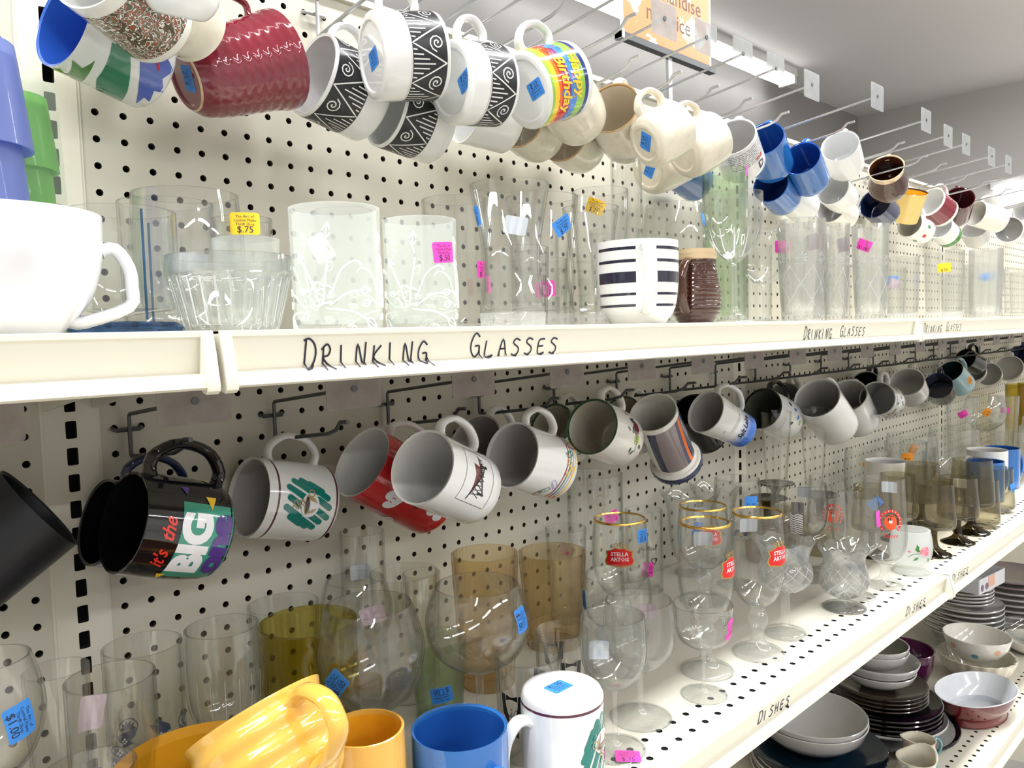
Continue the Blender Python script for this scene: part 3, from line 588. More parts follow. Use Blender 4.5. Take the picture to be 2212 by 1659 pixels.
# ================================================================ price tags
TAGS = {'blue': ('blue_tag', 'tag_back'), 'pink': ('pink_tag', 'pink_back'), 'yellow': ('yellow_tag', 'tag_back'), 'orange': ('orange_tag', 'tag_back')}
def price_tag(parent, mp, color, price, w=.95, h=.72, fine=True, flip=False):
    """small printed paper tag following the surface mp(u, v, off); flip lays its printed face inwards"""
    b = MB(); f, k = TAGS[color]; hw, hh = w/2, h/2; c = .06
    out = [(-hw+c, -hh), (hw-c, -hh), (hw, -hh+c), (hw, hh-c), (hw-c, hh), (-hw+c, hh), (-hw, hh-c), (-hw, -hh+c)]
    b.poly(out, f, mp, .012, .3); b.poly(out, k, mp, .005, .3)
    sz = .30
    b.text(price, sz, 'ink', mp, 0, -hh+.07, .016)
    if fine:
        for i, tx in enumerate(('The Arc of', 'Central Plains', 'Thrift Shop')): b.text(tx, .13, 'ink', mp, 0, hh-.17-.125*i, .016, res=1)
    return b.build('price_tag', parent)
def turned(mp, u0, v0, deg):
    c, s_ = math.cos(math.radians(deg)), math.sin(math.radians(deg))
    return lambda u, v, off: mp(u0+u*c-v*s_, v0+u*s_+v*c, off)
def wrap(prof, phi0, eps=0.0):
    """surface map of a body of revolution: u along the girth from angle phi0, v up the axis"""
    def mp(u, v, off):
        r = radius_at(prof, v)+eps; a = phi0+u/max(r, .3); r += off
        return (r*math.cos(a), r*math.sin(a), v)
    return mp
def disc(z, sgn=-1, rot=0):
    return lambda u, v, off: (u*math.cos(rot)-v*math.sin(rot), sgn*-1*(u*math.sin(rot)+v*math.cos(rot)), z+sgn*off)
# ================================================================ mugs
def mug_frame(base, ax, roll=0):
    a = Vector(ax).normalized(); up = Vector((0, 0, 1)); x = (up-a*up.dot(a)).normalized(); y = a.cross(x)
    m = Matrix((x, y, a)).transposed().to_4x4(); m.translation = Vector(base)
    return inch(m @ Matrix.Rotation(math.radians(roll), 4, 'Z'))
PROFILES = {
 'straight': [(0, .88), (.02, .95), (.06, 1), (.5, 1), (.97, 1), (1, .985)],
 'barrel': [(0, .72), (.03, .80), (.12, .97), (.45, 1.03), (.85, 1.0), (1, .985)],
 'cup': [(0, .62), (.04, .70), (.2, .9), (.5, .985), (.97, 1), (1, .985)],
 'flare': [(0, .78), (.04, .82), (.4, .86), (.8, .96), (1, 1)],
 'footed': [(0, .86), (.03, .9), (.10, .9), (.13, .80), (.17, .98), (.97, 1), (1, .985)],
 'stack': [(0, .70), (.04, .74), (.14, .74), (.2, .97), (.97, 1), (1, .985)],
 'jug': [(0, .78), (.04, .86), (.18, 1.10), (.4, 1.16), (.65, 1.02), (.82, .93), (.93, .98), (1, 1.03)],
 'bell': [(0, .56), (.03, .62), (.12, .76), (.35, .85), (.75, .93), (.93, 1.0), (1, 1.0)],
 'soup': [(0, .52), (.04, .56), (.12, .66), (.3, .85), (.55, .96), (.8, .995), (1, 1)],
 'stein': [(0, 1.16), (.05, 1.18), (.10, 1.10), (.15, .94), (.5, .94), (.96, 1.0), (1, 1.0)],
 'potbelly': [(0, .60), (.05, .80), (.25, 1.05), (.6, 1.04), (.9, .95), (1, .97)]}
def mug(key, label, outer, inner=None, rim=None, prof='straight', design=None, handle=None, hw=.25, hout=.95, hz=(.18, .84), cat='mug', group=None, name='mug', mtx=None, r=None, L=None, bands=(), seg=48, rf=None, tagon=None, roll=0):
    if mtx is None:
        base, ax, r0, L0 = HUNG[key]; r = r or r0; L = L or L0; mtx = mug_frame(base, ax, roll)
    inner = inner or outer; rim = rim or inner
    t = thing(name, label, cat, group, mtx)
    out = [(z*L, q*r) for z, q in smooth(PROFILES[prof], 3)]
    wall = max(.10, .07*r); b = MB()
    if rf: out = [(L*i/64, radius_at(out, L*i/64)) for i in range(65)]
    zs = sorted({z for z, _ in out} | {z for bd in bands for z in bd[:2]}); out = [(z, radius_at(out, z)) for z in zs]
    out[0] = (0, out[0][1])
    foot = out[0][1]
    ring = [(.07, 0), (.07, foot-.22), (0, foot-.14)]+out
    mats = ['@in' if False else outer]*(len(ring)-1)
    for i, (z, _) in enumerate(ring[:-1]):
        zm = (z+ring[i+1][0])/2
        for z0, z1, bm_ in bands:
            if i >= 3 and z0-1e-6 <= zm <= z1+1e-6: mats[i] = bm_
    top = ring[-1]; inn = [(L+.02, top[1]-wall*.3), (L, top[1]-wall*.85)]
    inn += [(z, q-wall) for z, q in reversed(out) if wall*2.0 < z < L-.03 and q-wall > .1]
    zb = inn[-1][0]; rb = inn[-1][1]; inn += [(wall*1.7, rb*.93), (wall*1.5, rb*.75), (wall*1.5, 0)]
    pts = ring+inn; mats += [rim]*3+[inner]*(len(inn)-3)
    b.lathe(pts, mats, seg, rf=(lambda a, z, i: rf(a, z) if i < len(ring) else 1) if rf else None)
    if design: design(b, out, r, L)
    b.build('body', t)
    hm = handle or outer
    if hm != 'none':
        hb = MB(); z0, z1 = hz[0]*L, hz[1]*L; r0_, r1_ = radius_at(out, z0), radius_at(out, z1); zc = (z0+z1)/2
        ctl = [(r1_-.06, z1), (r1_+hout*.45, z1+.06), (max(r0_, r1_)+hout*.92, z1-.22*(z1-z0)), (max(r0_, r1_)+hout, zc), (max(r0_, r1_)+hout*.85, z0+.22*(z1-z0)), (r0_+hout*.4, z0+.02), (r0_-.06, z0+.06)]
        c2 = smooth([(p[1], p[0]) for p in ctl], 3); n = len(c2)
        hb.tube([(q, 0, z) for z, q in c2], [hw*.62*(1.25 if i in (0, n-1) else 1) for i in range(n)], [hw*(1.35 if i in (0, n-1) else 1.05) for i in range(n)], hm, 12, Vector((0, 1, 0)))
        hb.build('handle', t)
    if tagon:
        for kind_, args in tagon: price_tag(t, turned(disc(.07) if kind_ == 'base' else wrap(out, math.radians(args[5])), args[0], args[1], args[2]), args[3], args[4])
    return t
CAMSIDE = -math.pi/2      # the side of a left-facing hung mug that looks at the aisle
def spiral(mb, mp, u, v, r, w, m, off=.02):
    mb.ribbon([(u+r*(k/20)*math.cos(k*.62), v+r*(k/20)*math.sin(k*.62)) for k in range(1, 21)], w, m, mp, off)
def d_zigzag(phi):
    def f(b, out, r, L):
        mp = wrap(out, phi); z0, z1 = L*.40, L*.955; n = 7; P = 2*math.pi*r/n; w = .055
        b.rect(-math.pi*r, math.pi*r, z0, z1, 'black', mp, .008, .22)
        for k in range(n):
            u = -math.pi*r+k*P; zz = [(u, z1-.04), (u+P*.5, z0+.05), (u+P, z1-.04)]
            b.ribbon(zz, w, 'white', mp, .014)
            spiral(b, mp, u+P*.5, z1-.40, .33, .05, 'white', .014)
            for j in range(-3, 4):
                x = u+P+j*P*.115; top = z0+.10+(1-abs(j)/3.9)*(z1-z0)*.66; x2 = u if k == 0 and x > math.pi*r else x
                if abs(j) < 3.5: b.ribbon([(x, z0+.07), (x+.02, max(z0+.2, top-.12))], .05, 'white', mp, .014)
        b.ribbon([(-math.pi*r+i*r*.1, z0) for i in range(63)], .04, 'white', mp, .016)
    return f
def d_birthday(b, out, r, L):
    mp = wrap(out, math.pi/2+.15); rnd = random.Random(3)
    b.text('Birthday', .74, 'yel', mp, .1, L*.30, .02, .15, .25, 1.0, 3, .025); b.text('Happy', .74, 'yel', mp, -.2, L*.60, .02, .15, .25, 1.05, 3, .025)
    for k in range(46):
        u = rnd.uniform(-3.5, 3.5); v = rnd.uniform(.5, L-.4); q = rnd.uniform(.05, .11); m = rnd.choice(['yel', 'lime', 'skyb', 'orange', 'pinkp'])
        b.ribbon([(u+q*math.cos(a*.7), v+q*math.sin(a*.7)) for a in range(10)], .025, m, mp, .012)
    for k in range(7):
        u = rnd.uniform(-3.2, 3.2); v = rnd.uniform(.8, 1.7); q = rnd.uniform(.14, .24)
        b.poly([(u+q*math.cos(a*.524), v+q*math.sin(a*.524)) for a in range(12)], 'skyb', mp, .010, .2)
def d_bigone(b, out, r, L):
    mp = wrap(out, CAMSIDE-.02)
    b.rect(-1.72, 1.08, L*.09, L*.66, 'teal_lt', mp, .010, .2)
    b.text('BIG', 1.32, 'whitep', mp, -.32, L*.36, .022, .15, 0, 1.05, 4, .06); b.text('one', 1.10, 'purple', mp, -.30, L*.135, .022, .15, 0, 1.22, 4, .07)
    b.text("it's  the", .62, 'redpr', mp, -.35, L*.72, .020, .2, .45, .92, 3, .02)
    for u, v, s_, m in ((1.12, L*.36, .24, 'yel'), (-1.72, L*.66, .18, 'yel'), (1.5, L*.62, .18, 'purple'), (-1.62, L*.10, .18, 'purple'), (2.4, L*.3, .22, 'yel')):
        b.poly([(u+s_, v-s_*.8), (u+s_, v+s_*.8), (u-s_, v)], m, mp, .03, .3)
def d_coffee(phi=CAMSIDE):
    def f(b, out, r, L):
        mp = wrap(out, phi); c = L*.47; rnd = random.Random(5)
        for k in range(13):
            a = 2*math.pi*k/13; d = .62+.16*rnd.random(); cx, cy_ = d*math.cos(a)*1.15, c+d*math.sin(a)*.95; ln = .30+.14*rnd.random(); w = .13
            q = math.radians(62); du, dv = ln*math.cos(q), ln*math.sin(q)
            pts = [(cx-du+w*math.cos(q+1.57+t_), cy_-dv+w*math.sin(q+1.57+t_)) for t_ in [i*.52 for i in range(7)]]+[(cx+du+w*math.cos(q-1.57+t_), cy_+dv+w*math.sin(q-1.57+t_)) for t_ in [i*.52 for i in range(7)]]
            b.poly(pts, 'teal', mp, .010+.0006*k, .3)
        E = lambda u, v, a, c2, n=20: [(u+a*math.cos(2*math.pi*i/n), c+v+c2*math.sin(2*math.pi*i/n)) for i in range(n)]
        b.poly(E(0, -.05, .50, .42), 'whitep', mp, .024, .3)
        b.poly([(-.38, c+.05), (.38, c+.05), (.30, c-.22), (.14, c-.36), (-.14, c-.36), (-.30, c-.22)], 'gbeige', mp, .028, .3); b.poly([(-.2, c+.0), (.2, c+.0), (.1, c-.36), (-.1, c-.36)], 'whitep', mp, .031, .3)
        b.poly(E(0, .1, .40, .13), 'gbeige', mp, .034, .3); b.poly(E(0, .1, .34, .095), 'blackp2', mp, .037, .3)
        b.ribbon([p for p in E(.48, -.08, .14, .13, 12)], .05, 'gbeige', mp, .03, True)
        b.poly(E(.52, -.34, .09, .09, 10), 'teal', mp, .035, .3)
        for k in (-.1, .08): b.ribbon(smooth([(k, c+.2), (k+.13, c+.36), (k-.08, c+.5), (k+.08, c+.66), (k-.02, c+.74)], 4), .05, 'gbeige', mp, .033)
        b.ribbon(smooth([(0, c+.18), (.15, c+.34), (-.08, c+.5), (.1, c+.64)], 4), .025, 'blackp2', mp, .036)
    return f
def d_hearts(b, out, r, L):
    mp = wrap(out, CAMSIDE-.75)
    def heart(u, v, s_, rot):
        m2 = turned(mp, u, v, rot); pts = [(s_*.95*math.sin(t_)**3, s_*(.8*math.cos(t_)-.32*math.cos(2*t_)-.13*math.cos(3*t_)-.05*math.cos(4*t_))) for t_ in [2*math.pi*i/28 for i in range(28)]]
        b.poly(pts, 'whitep', m2, .012, .3); b.ribbon([(-.2*s_, .1*s_), (-.05*s_, .2*s_)], .04, 'redp', m2, .02); b.ribbon([(.15*s_, -.2*s_), (.3*s_, 0), (.2*s_, .1*s_)], .04, 'redp', m2, .02)
    heart(.1, L*.70, .55, 30); heart(.6, L*.2, .5, 80); heart(-1.3, L*.48, .42, -20); heart(2.0, L*.5, .5, 10)
    b.ribbon(smooth([(.7, L*.82), (1.0, L*.7), (.85, L*.55), (.45, L*.5), (.3, L*.42)], 4), .06, 'blackp2', mp, .014)
def d_bridge(b, out, r, L):
    mp = wrap(out, CAMSIDE+.1); c = L*.5
    b.ribbon([(-1.15, c-1.0), (1.15, c-1.0), (1.15, c+1.0), (-1.15, c+1.0)], .02, 'black', mp, .012, True)
    b.poly([(-1.0, c+.42), (.1, c+.30), (.55, c+.42), (.45, c+.02), (.9, c+.0), (.2, c-.12), (-.3, c+.12)], 'redbr', mp, .012, .3)
    top = [(-1.0, c+.42), (-.5, c+.3), (0, c-.05), (.5, c-.1), (1.0, c-.02)]; bot = [(-.6, c+.16), (-.3, c-.28), (.1, c-.40), (.5, c-.42), (.8, c-.36)]
    b.ribbon(smooth(top, 4), .05, 'black', mp, .02); b.ribbon([(-.62, c-.45), (-.4, c-.3), (0, c-.12), (.45, c-.3), (.6, c-.46)], .06, 'black', mp, .02)
    for k in range(9):
        u = -.75+k*.19; b.ribbon([(u, c+.34-.05*k), (u+.1, c-.28)], .03, 'black', mp, .018); b.ribbon([(u+.12, c+.3-.05*k), (u-.06, c-.24)], .03, 'black', mp, .018)
    for u in (-.6, .55): b.ribbon([(u, c-.1), (u-.03, c-.5)], .09, 'black', mp, .02)
def d_clips(b, out, r, L):
    mp = wrap(out, CAMSIDE); cols = ['berry', 'green', 'lavender', 'yel']
    for k, m in enumerate(cols): b.ribbon([(-1.7+i*.15, L*(.30-.06*k)+.1*math.sin(i*.25)) for i in range(28)], .085, m, mp, .010+.002*k)
    for k, (u, v, rot, m) in enumerate(((-1.9, .52, 15, 'berry'), (-1.5, .50, -35, 'green'), (-1.0, .42, 50, 'lavender'), (.2, .24, 60, 'yel'), (-.2, .22, -40, 'yel'), (1.2, .16, 80, 'berry'), (.7, .25, -60, 'green'))):
        m2 = turned(mp, u, v*L, rot); b.ribbon(smooth([(-.3, .12), (.2, .12), (.3, 0), (.2, -.12), (-.2, -.12), (-.28, 0), (-.2, .07), (.1, .07)], 3), .035, m, m2, .022+.002*k)
    for k in range(3): b.ribbon([(-1.95, L*(.30-.075*k)-.02), (-1.7, L*(.30-.075*k)+.02)], .085, 'orange', mp, .02)
def d_fruit(b, out, r, L):
    mp = wrap(out, CAMSIDE+.1); C = lambda u, v, a, n=14, k=1: [(u+a*math.cos(2*math.pi*i/n), v+a*k*math.sin(2*math.pi*i/n)) for i in range(n)]
    c = L*.42
    b.poly(C(.3, c, .42, k=.85), 'plumf', mp, .012, .3); b.poly(C(-.3, c-.1, .30), 'limef', mp, .014, .3)
    for i in range(3): b.ribbon([(-.42+i*.13, c-.25), (-.40+i*.13, c+.05)], .035, 'leaf', mp, .02)
    for u, v in ((.62, c+.32), (.78, c+.22), (.7, c+.45), (.2, c+.4), (.05, c+.42)): b.poly(C(u, v, .11, 10), 'navyg', mp, .02, .3)
    for u, v, rot in ((.0, c+.72, 60), (-.9, c-.2, 160), (-.8, c+.25, 200), (1.1, c-.1, -10), (.9, c+.6, 40), (-.5, c-.5, 240)):
        b.poly([(0, 0), (.18, .10), (.42, 0), (.18, -.10)], 'leafd', turned(mp, u, v, rot), .016, .3)
    b.ribbon([(-1.0, c-.35), (-.5, c-.2), (.1, c+.1)], .035, 'brown', mp, .02)
def d_stripes(b, out, r, L):
    mp = wrap(out, 0); z0, z1 = L*.17, L*.93
    for a0, a1, m in ((-150, -128, 'navyg'), (-128, -112, 'offwhite'), (-112, -92, 'navyg'), (-92, -38, 'tauper'), (-38, -28, 'navyg'), (-28, -18, 'orange'), (-18, 5, 'navyg'), (5, 60, 'offwhite'), (60, 120, 'tauper'), (120, 150, 'orange'), (150, 210, 'navyg')):
        b.rect(math.radians(a0-72)*r, math.radians(a1-72)*r, z0, z1, m, mp, .012, .3)
def d_saltlake(b, out, r, L):
    mp = wrap(out, CAMSIDE-.05); b.text('Salt Lake', .62, 'black', mp, 0, L*.26, .02, .2, .3, .75, 3, .02); b.poly([(-.9, L*.55), (-.3, L*.6), (.5, L*.53), (1.3, L*.57), (.5, L*.48), (-.4, L*.52)], 'grey', mp, .012, .3)
    for u in (-1.0, .9): b.ribbon([(u-.12, L*.68), (u, L*.72), (u+.12, L*.69)], .03, 'black', mp, .014)
def d_flowers(b, out, r, L):
    mp = wrap(out, CAMSIDE+.3)
    for u, v, rot, m in ((.2, .6, 60, 'navyg'), (.6, .55, 20, 'navyg'), (.1, .42, 100, 'skyb'), (-.2, .34, 150, 'skyb'), (-.5, .3, 200, 'lime'), (.7, .35, -10, 'leafd'), (-1.0, .5, 120, 'leafd')):
        b.poly([(0, -.02), (.2, .14), (.5, .05), (.45, -.12), (.2, -.14)], m, turned(mp, u, v*L, rot), .012, .3)
def d_fineprint(b, out, r, L):
    mp = wrap(out, math.radians(-128)); rnd = random.Random(4)
    for i in range(9):
        v = L*.9-i*.17; u = -1.7
        while u < 1.6:
            w = rnd.uniform(.12, .4); b.ribbon([(u, v), (u+w, v)], .05, 'ink2', mp, .012); u += w+.1
    b.text('D', .85, 'navyg', mp, .5, L*.18, .016, .2, 0, 1, 2, .03); b.text('THE', .42, 'redp', mp, .5, L*.42, .016, .2, 0, 1, 2, .03)
def d_paint(b, out, r, L):
    mq = wrap(out, CAMSIDE-.85); mp = lambda u, v, off: mq(u*1.5, v, off)
    b.poly([(1.2, L*.80), (.5, L*.74), (.1, L*.70), (-.5, L*.66), (-1.3, L*.45), (-1.7, L*.18), (-1.2, L*.20), (-.4, L*.34), (.6, L*.56), (1.6, L*.68)], 'green', mp, .012, .25)
    b.poly([(1.8, L*.62), (.8, L*.50), (-.1, L*.30), (-.7, L*.15), (-.35, L*.16), (-.4, L*.08), (-.05, L*.13), (0, L*.03), (.3, L*.12), (.6, L*.04), (.8, L*.14), (1.8, L*.16)], 'periw', mp, .014, .25)
    b.poly([(-.6, L*.9), (-.3, L*.97), (-.4, L*.84), (-.05, L*.80), (-.6, L*.74), (-1.2, L*.66), (-1.4, L*.72), (-1.0, L*.80), (-1.3, L*.90), (-.9, L*.86)], 'leaf', mp, .016, .25)
    b.poly([(-1.2, L*.95), (-.8, L*.97), (-1.0, L*.86), (-1.4, L*.84)], 'lime', mp, .018, .25)
    for u, v in ((1.0, .42), (.75, .3), (.45, .2), (1.2, .24)): b.ribbon(smooth([(u, v*L), (u+.15, v*L+.12), (u+.3, v*L-.02), (u+.36, v*L-.16)], 3), .07, 'redp', mp, .02)
def d_cups(b, out, r, L):
    mp = wrap(out, 0)
    for k in range(8):
        u = -math.pi*r+k*math.pi*r/4; b.poly([(u+.2*math.cos(a*.6), L*.5+.26*math.sin(a*.6)) for a in range(10)], 'redp' if k % 2 else 'leaf', mp, .012, .3)
def d_pattern(b, out, r, L):
    mp = wrap(out, 0); rnd = random.Random(8)
    for k in range(40):
        u = rnd.uniform(-math.pi*r, math.pi*r); v = rnd.uniform(.15, .9)*L; b.poly([(u, v), (u+.25, v+.12), (u+.35, v-.1), (u+.1, v-.22)], 'leafd', mp, .012+.0005*k, .3)
for n_, c_ in (('teal_lt', (.045, .30, .21)), ('whitep', (.83, .83, .85)), ('redpr', (.72, .035, .02)), ('blackp2', (.03, .012, .02)), ('redbr', (.14, .012, .01)), ('berry', (.36, .05, .12)), ('plumf', (.17, .02, .04)), ('limef', (.50, .62, .18)), ('leafd', (.02, .08, .03)), ('stripeband', (.10, .018, .04)), ('periwin', (.035, .13, .58)), ('purplel', (.22, .03, .22)), ('navyb', (.012, .03, .20)), ('ink2', (.12, .13, .2))): M[n_] = glaze(n_+'_print', c_, .16)
GU, GL = 'mugs hanging on the top row of hooks', 'mugs hanging on the hooks under the upper shelf'
U = lambda *a, **k: mug(*a, group=GU, **k)
Lw = lambda *a, **k: mug(*a, group=GL, **k)
U('blue_paint', 'white mug with blue inside, painted with green leaf and blue flower', 'white', 'periwin', 'periwin', design=d_paint)
U('ornate', 'mug with brown and rust scrollwork print and white foot, hanging over the leaf-painted mug', 'offwhite', 'white', bands=[(.42, 2.7, 'ornate')], hw=.16)
U('white_top', 'plain white cup shown from underneath between the scrollwork mug and the maroon mug', 'white', prof='potbelly')
U('cream_under', 'greyish cream cup hanging against the board left of the maroon mug', 'cream', 'offwhite', prof='potbelly')
U('maroon', 'large maroon mug with rippled walls, its base turned to the aisle', 'maroon', None, None, 'bell', rf=lambda a, z: 1+.006*math.sin(z*15)+.004*math.sin(a*26)*math.sin(z*15), tagon=[('base', (0, .2, 20, 'blue', '$.75'))], hw=.19, seg=104, bands=[(0, .06, 'dripc')])
for k, lb in (('pat1', 'first black-and-white zigzag cup after the maroon mug, opening to the left'), ('pat2', 'black-and-white zigzag cup showing its white base with a blue fifty cent tag'), ('pat3', 'black-and-white zigzag cup hanging low behind the cup with the blue base tag'), ('pat4', 'black-and-white zigzag cup showing its base, next to the birthday mug'), ('pat5', 'plain side of a white cup hanging low behind the birthday mug')):
    ph = {'pat1': CAMSIDE, 'pat2': math.pi/2, 'pat3': CAMSIDE, 'pat4': math.pi/2, 'pat5': math.pi/2}[k]
    U(k, lb, 'white', 'white', 'white', 'straight', design=None if k == 'pat5' else d_zigzag(ph), hz=(.25, .8), hout=1.0, name='cup', cat='cup', tagon={'pat2': [('base', (-.1, .1, 85, 'blue', '$.50'))], 'pat4': [('base', (-.2, 1.0, 70, 'blue', '$.50'))]}.get(k))
U('birthday', 'rainbow-striped Happy Birthday mug with a blue seventy-five cent tag on its base', 'white', 'white', 'white', 'straight', bands=[(0, .12, 'white'), (.12, .26, 'lime'), (.26, .52, 'yel'), (.52, .68, 'orange'), (.68, 1.08, 'redpr'), (1.08, 1.24, 'purplel'), (1.24, 1.62, 'skyb'), (1.62, 2.1, 'lime'), (2.1, 2.32, 'navyb')], design=d_birthday, handle='white', tagon=[('base', (-.1, .65, 80, 'blue', '$.75'))])
CR = dict(rim='tan', prof='barrel')
for k, lb in (('crm1', 'cream mug with tan rim directly behind the birthday mug'), ('crm2', 'cream mug with tan rim hanging low at the left below the birthday mug'), ('crm3', 'cream mug with tan rim hanging lowest below the birthday mug'), ('crm4', 'cream mug with tan rim opening to the camera right of the birthday mug'),
              ('crm5', 'cream mug turned to show its foot ring beside the open cream mug'), ('crm6', 'second cream mug showing its foot ring, left of the lettered white mug'), ('crm7', 'cream mug with blue tag low beneath the pair showing foot rings')):
    U(k, lb, 'cream', 'creamin' if k in ('crm1', 'crm4') else 'cream', tagon=[('base', (.1, .1, 40, 'blue', '$.75'))] if k in ('crm5', 'crm7') else None, **CR)
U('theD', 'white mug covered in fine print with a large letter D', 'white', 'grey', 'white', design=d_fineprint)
U('blue1', 'blue mug, first of the two hanging in front', 'blueg', 'bluein'); U('blue2', 'blue mug, second of the two hanging in front', 'blueg', 'bluein')
U('blueback1', 'blue mug hanging deep behind the cream mugs', 'blueg', 'bluein'); U('blueback2', 'blue mug hanging low behind the first front blue mug', 'blueg', 'bluein')
U('white1', 'glossy white stacking mug between the blue mugs and the brown mug', 'white', 'white', None, 'stack')
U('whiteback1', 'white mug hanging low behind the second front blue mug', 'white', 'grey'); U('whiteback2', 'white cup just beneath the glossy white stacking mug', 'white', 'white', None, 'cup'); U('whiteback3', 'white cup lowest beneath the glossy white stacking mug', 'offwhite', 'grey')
U('brown', 'dark brown pot-bellied mug with cream drip glaze rim, hanging', 'brown', 'brown', 'dripc', 'jug', bands=[(2.95, 3.6, 'dripc')], handle='dripc')
U('navyback', 'navy mug hanging below the brown drip-glaze mug', 'navyg')
U('yellow', 'yellow mug with bright orange-yellow inside and face details', 'butter', 'yellowin', 'brown', 'flare', handle='butter')
U('maroonband', 'white mug with a broad maroon band', 'white', 'white', bands=[(.5, 2.6, 'maroon')]); U('darkmaroon', 'plain dark maroon mug hanging beyond the maroon-banded mug', 'dkmaroon')
U('floralred', 'white mug with red and green flower print low behind the yellow mug', 'white', design=d_cups); U('whitegreen', 'white mug with green band hanging below the dark maroon mug', 'white', bands=[(.2, .9, 'leaf')])
U('white_r', 'white mug with round handle hanging right of the dark maroon mug', 'offwhite'); U('greycup', 'grey-white bowl-shaped cup low at the right end', 'grey', None, None, 'cup', name='cup', cat='cup')
U('grey_r', 'wide grey cup opening towards the camera at the right edge', 'grey', 'greyp', 'white', 'cup', name='cup', cat='cup'); U('grey_r2', 'white mug hanging highest at the right edge of the picture', 'white')
Lw('blacktravel', 'matte black straight travel mug cut off by the left edge', 'blkmat', hw=.01, handle='none', name='travel_mug')
Lw('navy', 'dark navy mug hanging behind the big-one mug', 'navyg', 'blackg', hout=1.05); Lw('bigone', "black mug printed it's the BIG one in white and purple on green", 'blackg', 'blackg', None, 'barrel', design=d_bigone, hw=.31, hout=1.15, hz=(.12, .86), seg=64)
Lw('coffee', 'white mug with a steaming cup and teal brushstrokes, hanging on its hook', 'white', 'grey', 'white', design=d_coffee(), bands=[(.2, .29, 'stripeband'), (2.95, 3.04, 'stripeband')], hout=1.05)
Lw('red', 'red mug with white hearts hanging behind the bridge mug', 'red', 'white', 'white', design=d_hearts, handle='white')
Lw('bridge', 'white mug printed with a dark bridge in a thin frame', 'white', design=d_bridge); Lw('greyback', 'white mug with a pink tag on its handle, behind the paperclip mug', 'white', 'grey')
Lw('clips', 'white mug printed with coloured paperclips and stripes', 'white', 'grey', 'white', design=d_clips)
for k, lb in (('fruit1', 'white mug with dark green rim and fruit print, front one of three'), ('fruit0', 'fruit-print mug with dark rim, between the paperclip mug and the front fruit mug'), ('fruit2', 'fruit-print mug with dark rim, behind the tall striped mug')): Lw(k, lb, 'offwhite', 'cream', 'leafd', 'barrel', design=d_fruit)
Lw('striped', 'tall stoneware mug with vertical taupe, navy and orange stripes and a black foot', 'offwhite', 'offwhite', None, 'stein', design=d_stripes, bands=[(0, .42, 'navyg')], hz=(.3, .85), hout=.85)
Lw('blackcow', 'black mug hanging between the striped mug and the Salt Lake mug', 'blackg', hout=.6, hw=.3)
Lw('saltlake', 'white mug fading to blue lettered Salt Lake', 'saltlake', 'grey', 'white', 'flare', design=d_saltlake, handle='white'); Lw('flowers', 'white mug with black rim and blue and green flowers', 'white', 'olive_in', 'blackg', 'barrel', design=d_flowers, handle='blackg')
Lw('greyb2', 'grey-white mug hanging behind the blue-flower mug', 'grey'); Lw('big1', 'largest plain white mug, first of the two side by side', 'white', 'grey', 'white', hout=.8); Lw('big2', 'second of the two large plain white mugs', 'white', 'grey', 'white', hout=.8)
Lw('pattern', 'grey mug with dark leafy outside right of the large white mugs', 'grey', 'greyp', 'grey', design=d_pattern, handle='grey'); Lw('patback', 'dark leafy mug behind the grey leafy one', 'blackg', 'blackg', 'grey')
Lw('short', 'short pale grey cup between the leafy mug and the black mug', 'grey', 'grey', 'white', name='cup', cat='cup'); Lw('black2', 'plain black mug in the far group', 'blackg', 'navyg'); Lw('teal', 'pale blue mug with dark inside and an orange tag', 'ltblue', 'dkteal', 'white', tagon=[('side', (0, 1.4, 60, 'orange', '$.50', -90))])
for k, lb in (('saucer1', 'shallow white cup right of the pale blue mug'), ('saucer2', 'second shallow white cup right of the pale blue mug'), ('saucer3', 'widest shallow white cup near the right edge')): Lw(k, lb, 'grey', 'greyp', 'white', 'cup', name='cup', cat='cup', hout=.5)
Lw('navyfar', 'navy mug at the right edge, highest of the far group', 'navyb'); Lw('darkback', 'black mug deep behind the shallow white cups', 'blackg')
